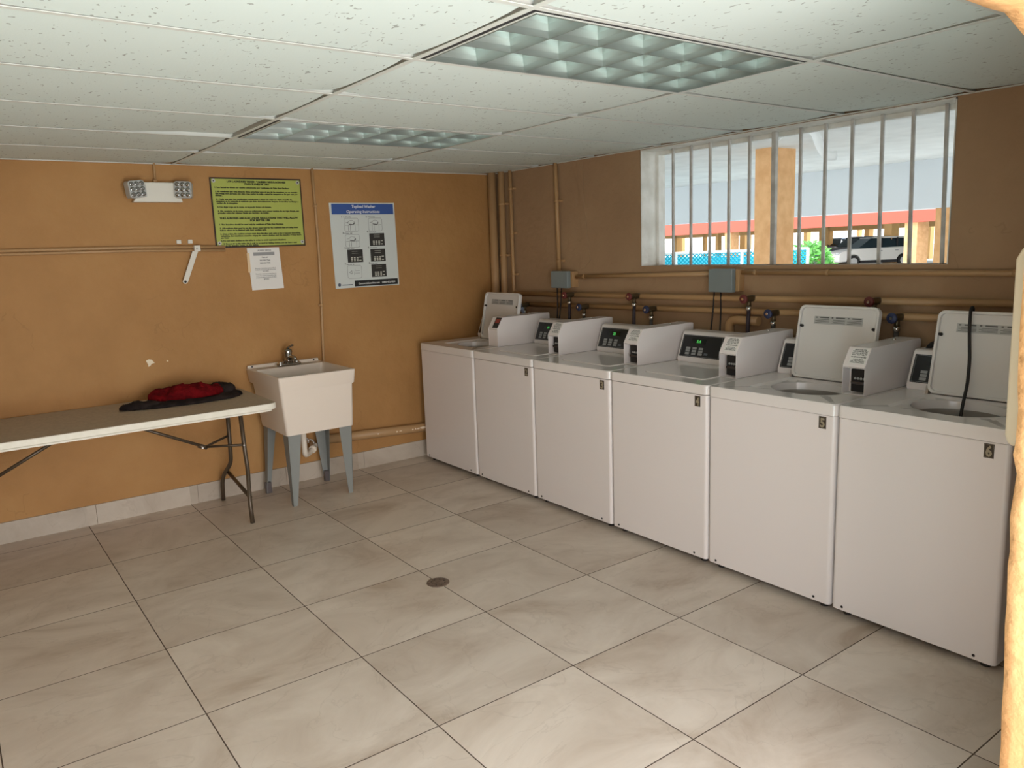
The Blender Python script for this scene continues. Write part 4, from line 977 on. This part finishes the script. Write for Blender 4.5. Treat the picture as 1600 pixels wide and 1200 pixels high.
pipe('drain_pipe', [(4.7, 4.6, SZ-.09), (4.7, .13, SZ-.10), (4.7, .05, SZ-.30), (4.72, -.02, SZ-.43), (4.8, -.10, SZ-.43)], .050, 'white drain pipe under the carport ceiling ending in a downward elbow', rad=.12, M=M_soff,
     clamps=[((4.7, .50, SZ-.10), (4.7, .44, SZ-.10)), ((4.7, .72, SZ-.10), (4.7, .66, SZ-.10)), ((4.7, 1.3, SZ-.10), (4.7, 1.26, SZ-.10)), ((4.7, 1.9, SZ-.10), (4.7, 1.86, SZ-.10))])
pipe('drain_pipe', [(5.3, 1.0, SZ-.02), (5.0, .85, SZ-.10), (4.7, .60, SZ-.10)], .055, 'short white branch pipe joining the drain pipe above the column', rad=.1, M=M_soff)
# turquoise fence
M_turq = mat('turquoise', srgb(20, 176, 200), .5); M_rail = mat('fence_white', srgb(226, 240, 240), .5)
fr = empty('chain_link_fence', (11.44, 8.67, -.16), 'turquoise chain link fence with pale rails beyond the window', 'fence')
A2, B2 = Vector((-2.6, 1.7, 0)), Vector((3.0, -2.19, 0)); d2 = (B2-A2); L2 = d2.length; d2n = d2.normalized()
bm = bmesh.new(); tube(bm, [A2+Vector((0, 0, 1.48)), B2+Vector((0, 0, 1.50))], .035, 8); obj('rail', bm, M_rail, fr)
bm = bmesh.new(); tube(bm, [A2+Vector((0, 0, .75)), B2+Vector((0, 0, .75))], .03, 8); obj('rail', bm, M_rail, fr)
for k in range(5):
    p = A2+d2*(k/4); obj('post', T([p, p+Vector((0, 0, 1.52))], .045, 8), M_rail, fr)
bm = bmesh.new(); st = .10
nd = int(L2/st)
for sgn in (1, -1):
    for k in range(-15, nd+15):
        s0, s1 = k*st, k*st+sgn*1.45
        z0, z1 = 0.02, 1.47
        a, b = s0, s1
        # clip to panel
        def clip(s0, s1, z0, z1):
            pts = []
            for s, z in ((s0, z0), (s1, z1)):
                if s < 0: t = (0-s0)/(s1-s0); s, z = 0, z0+(z1-z0)*t
                elif s > L2: t = (L2-s0)/(s1-s0); s, z = L2, z0+(z1-z0)*t
                pts.append((s, z))
            return pts
        if max(s0, s1) <= 0 or min(s0, s1) >= L2: continue
        (a, za), (b, zb) = clip(s0, s1, z0, z1)
        if abs(a-b) < .01: continue
        tube(bm, [A2+d2n*a+Vector((0, 0, za)), A2+d2n*b+Vector((0, 0, zb))], .017, 4, cap=False)
ms_ = obj('mesh_panel', bm, M_turq, fr); 
# pool water basin / blue screen behind the fence
prop(obj('low_wall', B(13.6, 13.75, 7.6, 16, -.16, 1.18), mat('pool_blue', srgb(70, 190, 215), .5)), 'bright blue low wall right behind the turquoise fence', 'low wall')
# leafy bush
def bush(cx, cy, z0, rx, rz, n, label, seed):
    rr_ = random.Random(seed); bm = bmesh.new()
    for k in range(n):
        a = rr_.uniform(0, 2*PI); e_ = math.acos(rr_.uniform(-1, 1)); q = rr_.uniform(.6, 1)
        c = Vector((cx+rx*q*math.sin(e_)*math.cos(a), cy+rx*q*math.sin(e_)*math.sin(a), z0+rz*(1+q*math.cos(e_))))
        d1 = Vector((rr_.uniform(-1, 1), rr_.uniform(-1, 1), rr_.uniform(-1, 1))).normalized(); d2_ = d1.orthogonal().normalized(); L3 = rr_.uniform(.09, .18)
        vs = [bm.verts.new(p) for p in (c-d1*L3, c+d2_*L3*.4, c+d1*L3, c-d2_*L3*.4)]; bm.faces.new(vs)
    o = obj('leafy_bush', bm, noisy(mat('leaves', rough=.6), srgb(70, 140, 50), srgb(130, 200, 90), scale=3)); return prop(o, label, 'bush')
bush(21.0, 10.6, -.16, .8, .85, 900, 'green leafy bush right of the fence end', 5)
# far building with parking under it
UA = Vector((.355, .935, 0)); NA = Vector((.935, -.355, 0)); BO = Vector((33., 12.3, 0))
MF = Matrix((NA, UA, Vector((0, 0, 1)))).transposed().to_4x4(); MF.translation = Vector((BO.x, BO.y, 0))    # local x = depth, y = along the front
r = empty('parking_building', (0, 0, 0), 'coral banded building on columns with cars parked beneath', 'building'); r.matrix_world = MF
bm = B(-.1, .3, -45, 75, 2.15, 3.9); obj('coral_band', bm, M_coral, r)
obj('upper_wall', B(0, 15, -45, 75, 3.9, 6.5), M_beamw, r)
obj('soffit', B(.3, 15, -45, 75, 2.62, 2.75), M_soffb, r)
obj('rear_beam', B(12, 12.5, -45, 75, 2.06, 2.62), M_tanb, r)
cols = [(.1, 17.4, .75), (.1, 1.3, .8), (5, 8.4, .62), (10, 20.9, .5), (12, 22.7, .36), (6, 28.9, .42), (12, 47.8, .7), (12, 41.7, .4), (14, 37.9, .9), (14, 20.9, .52), (18, 26.7, .34), (.1, 33.5, .75), (16, 17, .4), (16, 31, .5), (16, 54, .5), (18, 12, .4), (.1, -9, .8)]
for (d, s, w_) in cols:
    obj('column', B(d, d+w_*.8, s-w_/2, s+w_/2, -.16, 2.62 if d > 1 else 2.3), M_cols if d < 1 else M_tanb, r)
# cars
def car(loc, rotz, col, label, L_=4.5, Hh=1.66, Wd=1.84):
    r = empty('parked_car', loc, label, 'car', None, rotz)
    Mp = mat('car_paint', col, .3, spec=.6)
    # side profile, front at -x... x from -L/2 (front) to L/2
    a = L_/2
    def wheelarch(cx, rr_, z0): return [(cx+rr_*math.cos(t), z0+rr_*math.sin(t)) for t in [PI-k*PI/8 for k in range(9)]]
    wf, wr, wz, wrad = -a+.86, a-.88, .34, .40
    body = [(-a+.02, .32), (-a, .55), (-a+.03, .78), (-a+.18, .92), (-a+.95, 1.05), (-a+1.2, 1.07), (a-.25, 1.12), (a-.05, 1.02), (a, .7), (a-.03, .34)]
    low = [(a-.03, .34)]+[(wr+wrad*math.cos(t), .34+wrad*math.sin(t)) for t in [k*PI/8 for k in range(9)]]+[(wf+wrad*math.cos(t), .34+wrad*math.sin(t)) for t in [k*PI/8 for k in range(9)]]
    poly = body+low[1:]
    obj('body', PR(poly, 'y', -Wd/2, Wd/2), Mp, r, bev=.05, seg=2)
    bm = bmesh.new(); prism(bm, [(-a+1.10, 1.05), (-a+1.95, Hh-.05), (-a+2.4, Hh), (a-.75, Hh-.03), (a-.12, 1.10)], 'y', -Wd/2+.10, Wd/2-.10)
    for v in bm.verts:
        if v.co.z > 1.2: v.co.y *= .86
    cab = obj('cabin', bm, mat('car_glass', srgb(30, 44, 48), .08), r, bev=.03)
    bm = bmesh.new(); prism(bm, [(-a+1.95, Hh-.055), (-a+2.4, Hh-.01), (a-.75, Hh-.03), (a-.62, Hh-.13), (-a+1.85, Hh-.10)], 'y', -.79, .79); obj('roof', bm, Mp, r, bev=.03)
    bm = bmesh.new()
    for x in (-a+2.45, -a+3.35): box(bm, x-.04, x+.04, -Wd/2+.09, Wd/2-.09, 1.05, Hh-.08)
    obj('door_pillar', bm, M_dark, cab)
    for x in (wf, wr):
        for s in (-1, 1):
            bm = bmesh.new(); lathe(bm, [(.20, 0), (.33, .0), (.34, .03), (.34, .2), (.2, .22)], 0, 0, 24, Matrix.Translation((x, s*(Wd/2-.005), .34)) @ Matrix.Rotation(PI/2*s, 4, 'X')); wh = obj('wheel', bm, M_dark, r)
            bm = bmesh.new(); lathe(bm, [(.21, -.004), (.19, .01), (.05, .02)], 0, 0, 16, Matrix.Translation((x, s*(Wd/2-.005), .34)) @ Matrix.Rotation(PI/2*s, 4, 'X')); obj('wheel_rim', bm, M_steel, wh)
    obj('sill_trim', B(wf+.4, wr-.4, -Wd/2-.01, Wd/2+.01, .24, .40), M_dark, r)
    bm = bmesh.new(); box(bm, -a-.005, -a+.2, -Wd/2+.08, -Wd/2+.5, .74, .88); box(bm, -a-.005, -a+.2, Wd/2-.5, Wd/2-.08, .74, .88); obj('headlight', bm, M_clear, r, bev=.02)
    bm = bmesh.new()
    for x in (-a+2.3, -a+3.2): box(bm, x, x+.17, -Wd/2-.012, Wd/2+.012, .90, .935)
    obj('door_handle', bm, mat('handle_grey', srgb(120, 120, 118), .3), r)
    return r
car((40.4, 19.12, -.16), math.atan2(-2.11, 2.85), srgb(226, 220, 210), 'white crossover car parked under the coral banded building', L_=4.6, Hh=1.72)
car((49.0, 25.0, -.16), math.atan2(-2.11, 2.85)+.3, srgb(80, 84, 98), 'dark grey car behind the white crossover', Hh=1.75)
car((53.2, 29.4, -.16), math.atan2(-2.11, 2.85)+.9, srgb(130, 150, 185), 'blue grey car left of the white crossover between columns', Hh=1.7)
# beyond: lawn, hedge, red tiled roof
prop(obj('lawn', (lambda b: (b.transform(MF), b)[1])(B(24, 60, -22, 9, -.16, -.10)), noisy(mat('grass', rough=.9), srgb(90, 190, 90), srgb(140, 220, 120), scale=2)), 'strip of bright green lawn beyond the right hand gap', 'lawn', kind='stuff')
r = empty('tiled_roof_house', (0, 0, 0), 'far white house with red tiled roof in the right gap', 'house'); r.matrix_world = MF
obj('house_wall', B(62, 72, -40, 0, -.16, 1.8), M_soff, r)
bm = bmesh.new()
for k in range(12): prism(bm, [(60.8+k*.5, 1.75+k*.22), (60.8+k*.5, 1.92+k*.22), (61.35+k*.5, 2.14+k*.22), (61.35+k*.5, 1.97+k*.22)], 'y', -41, -1.5-k*.2)
obj('tiled_roof', bm, noisy(mat('roof_red', rough=.7), srgb(206, 84, 74), srgb(240, 120, 100), scale=8), r)
bush(78.0, -2.6, -.05, 2.6, .75, 700, 'pale green hedge in the far right gap', 9)
bush(74.0, -6.0, -.05, 2.6, .75, 700, 'second pale green hedge beyond the lawn', 19)
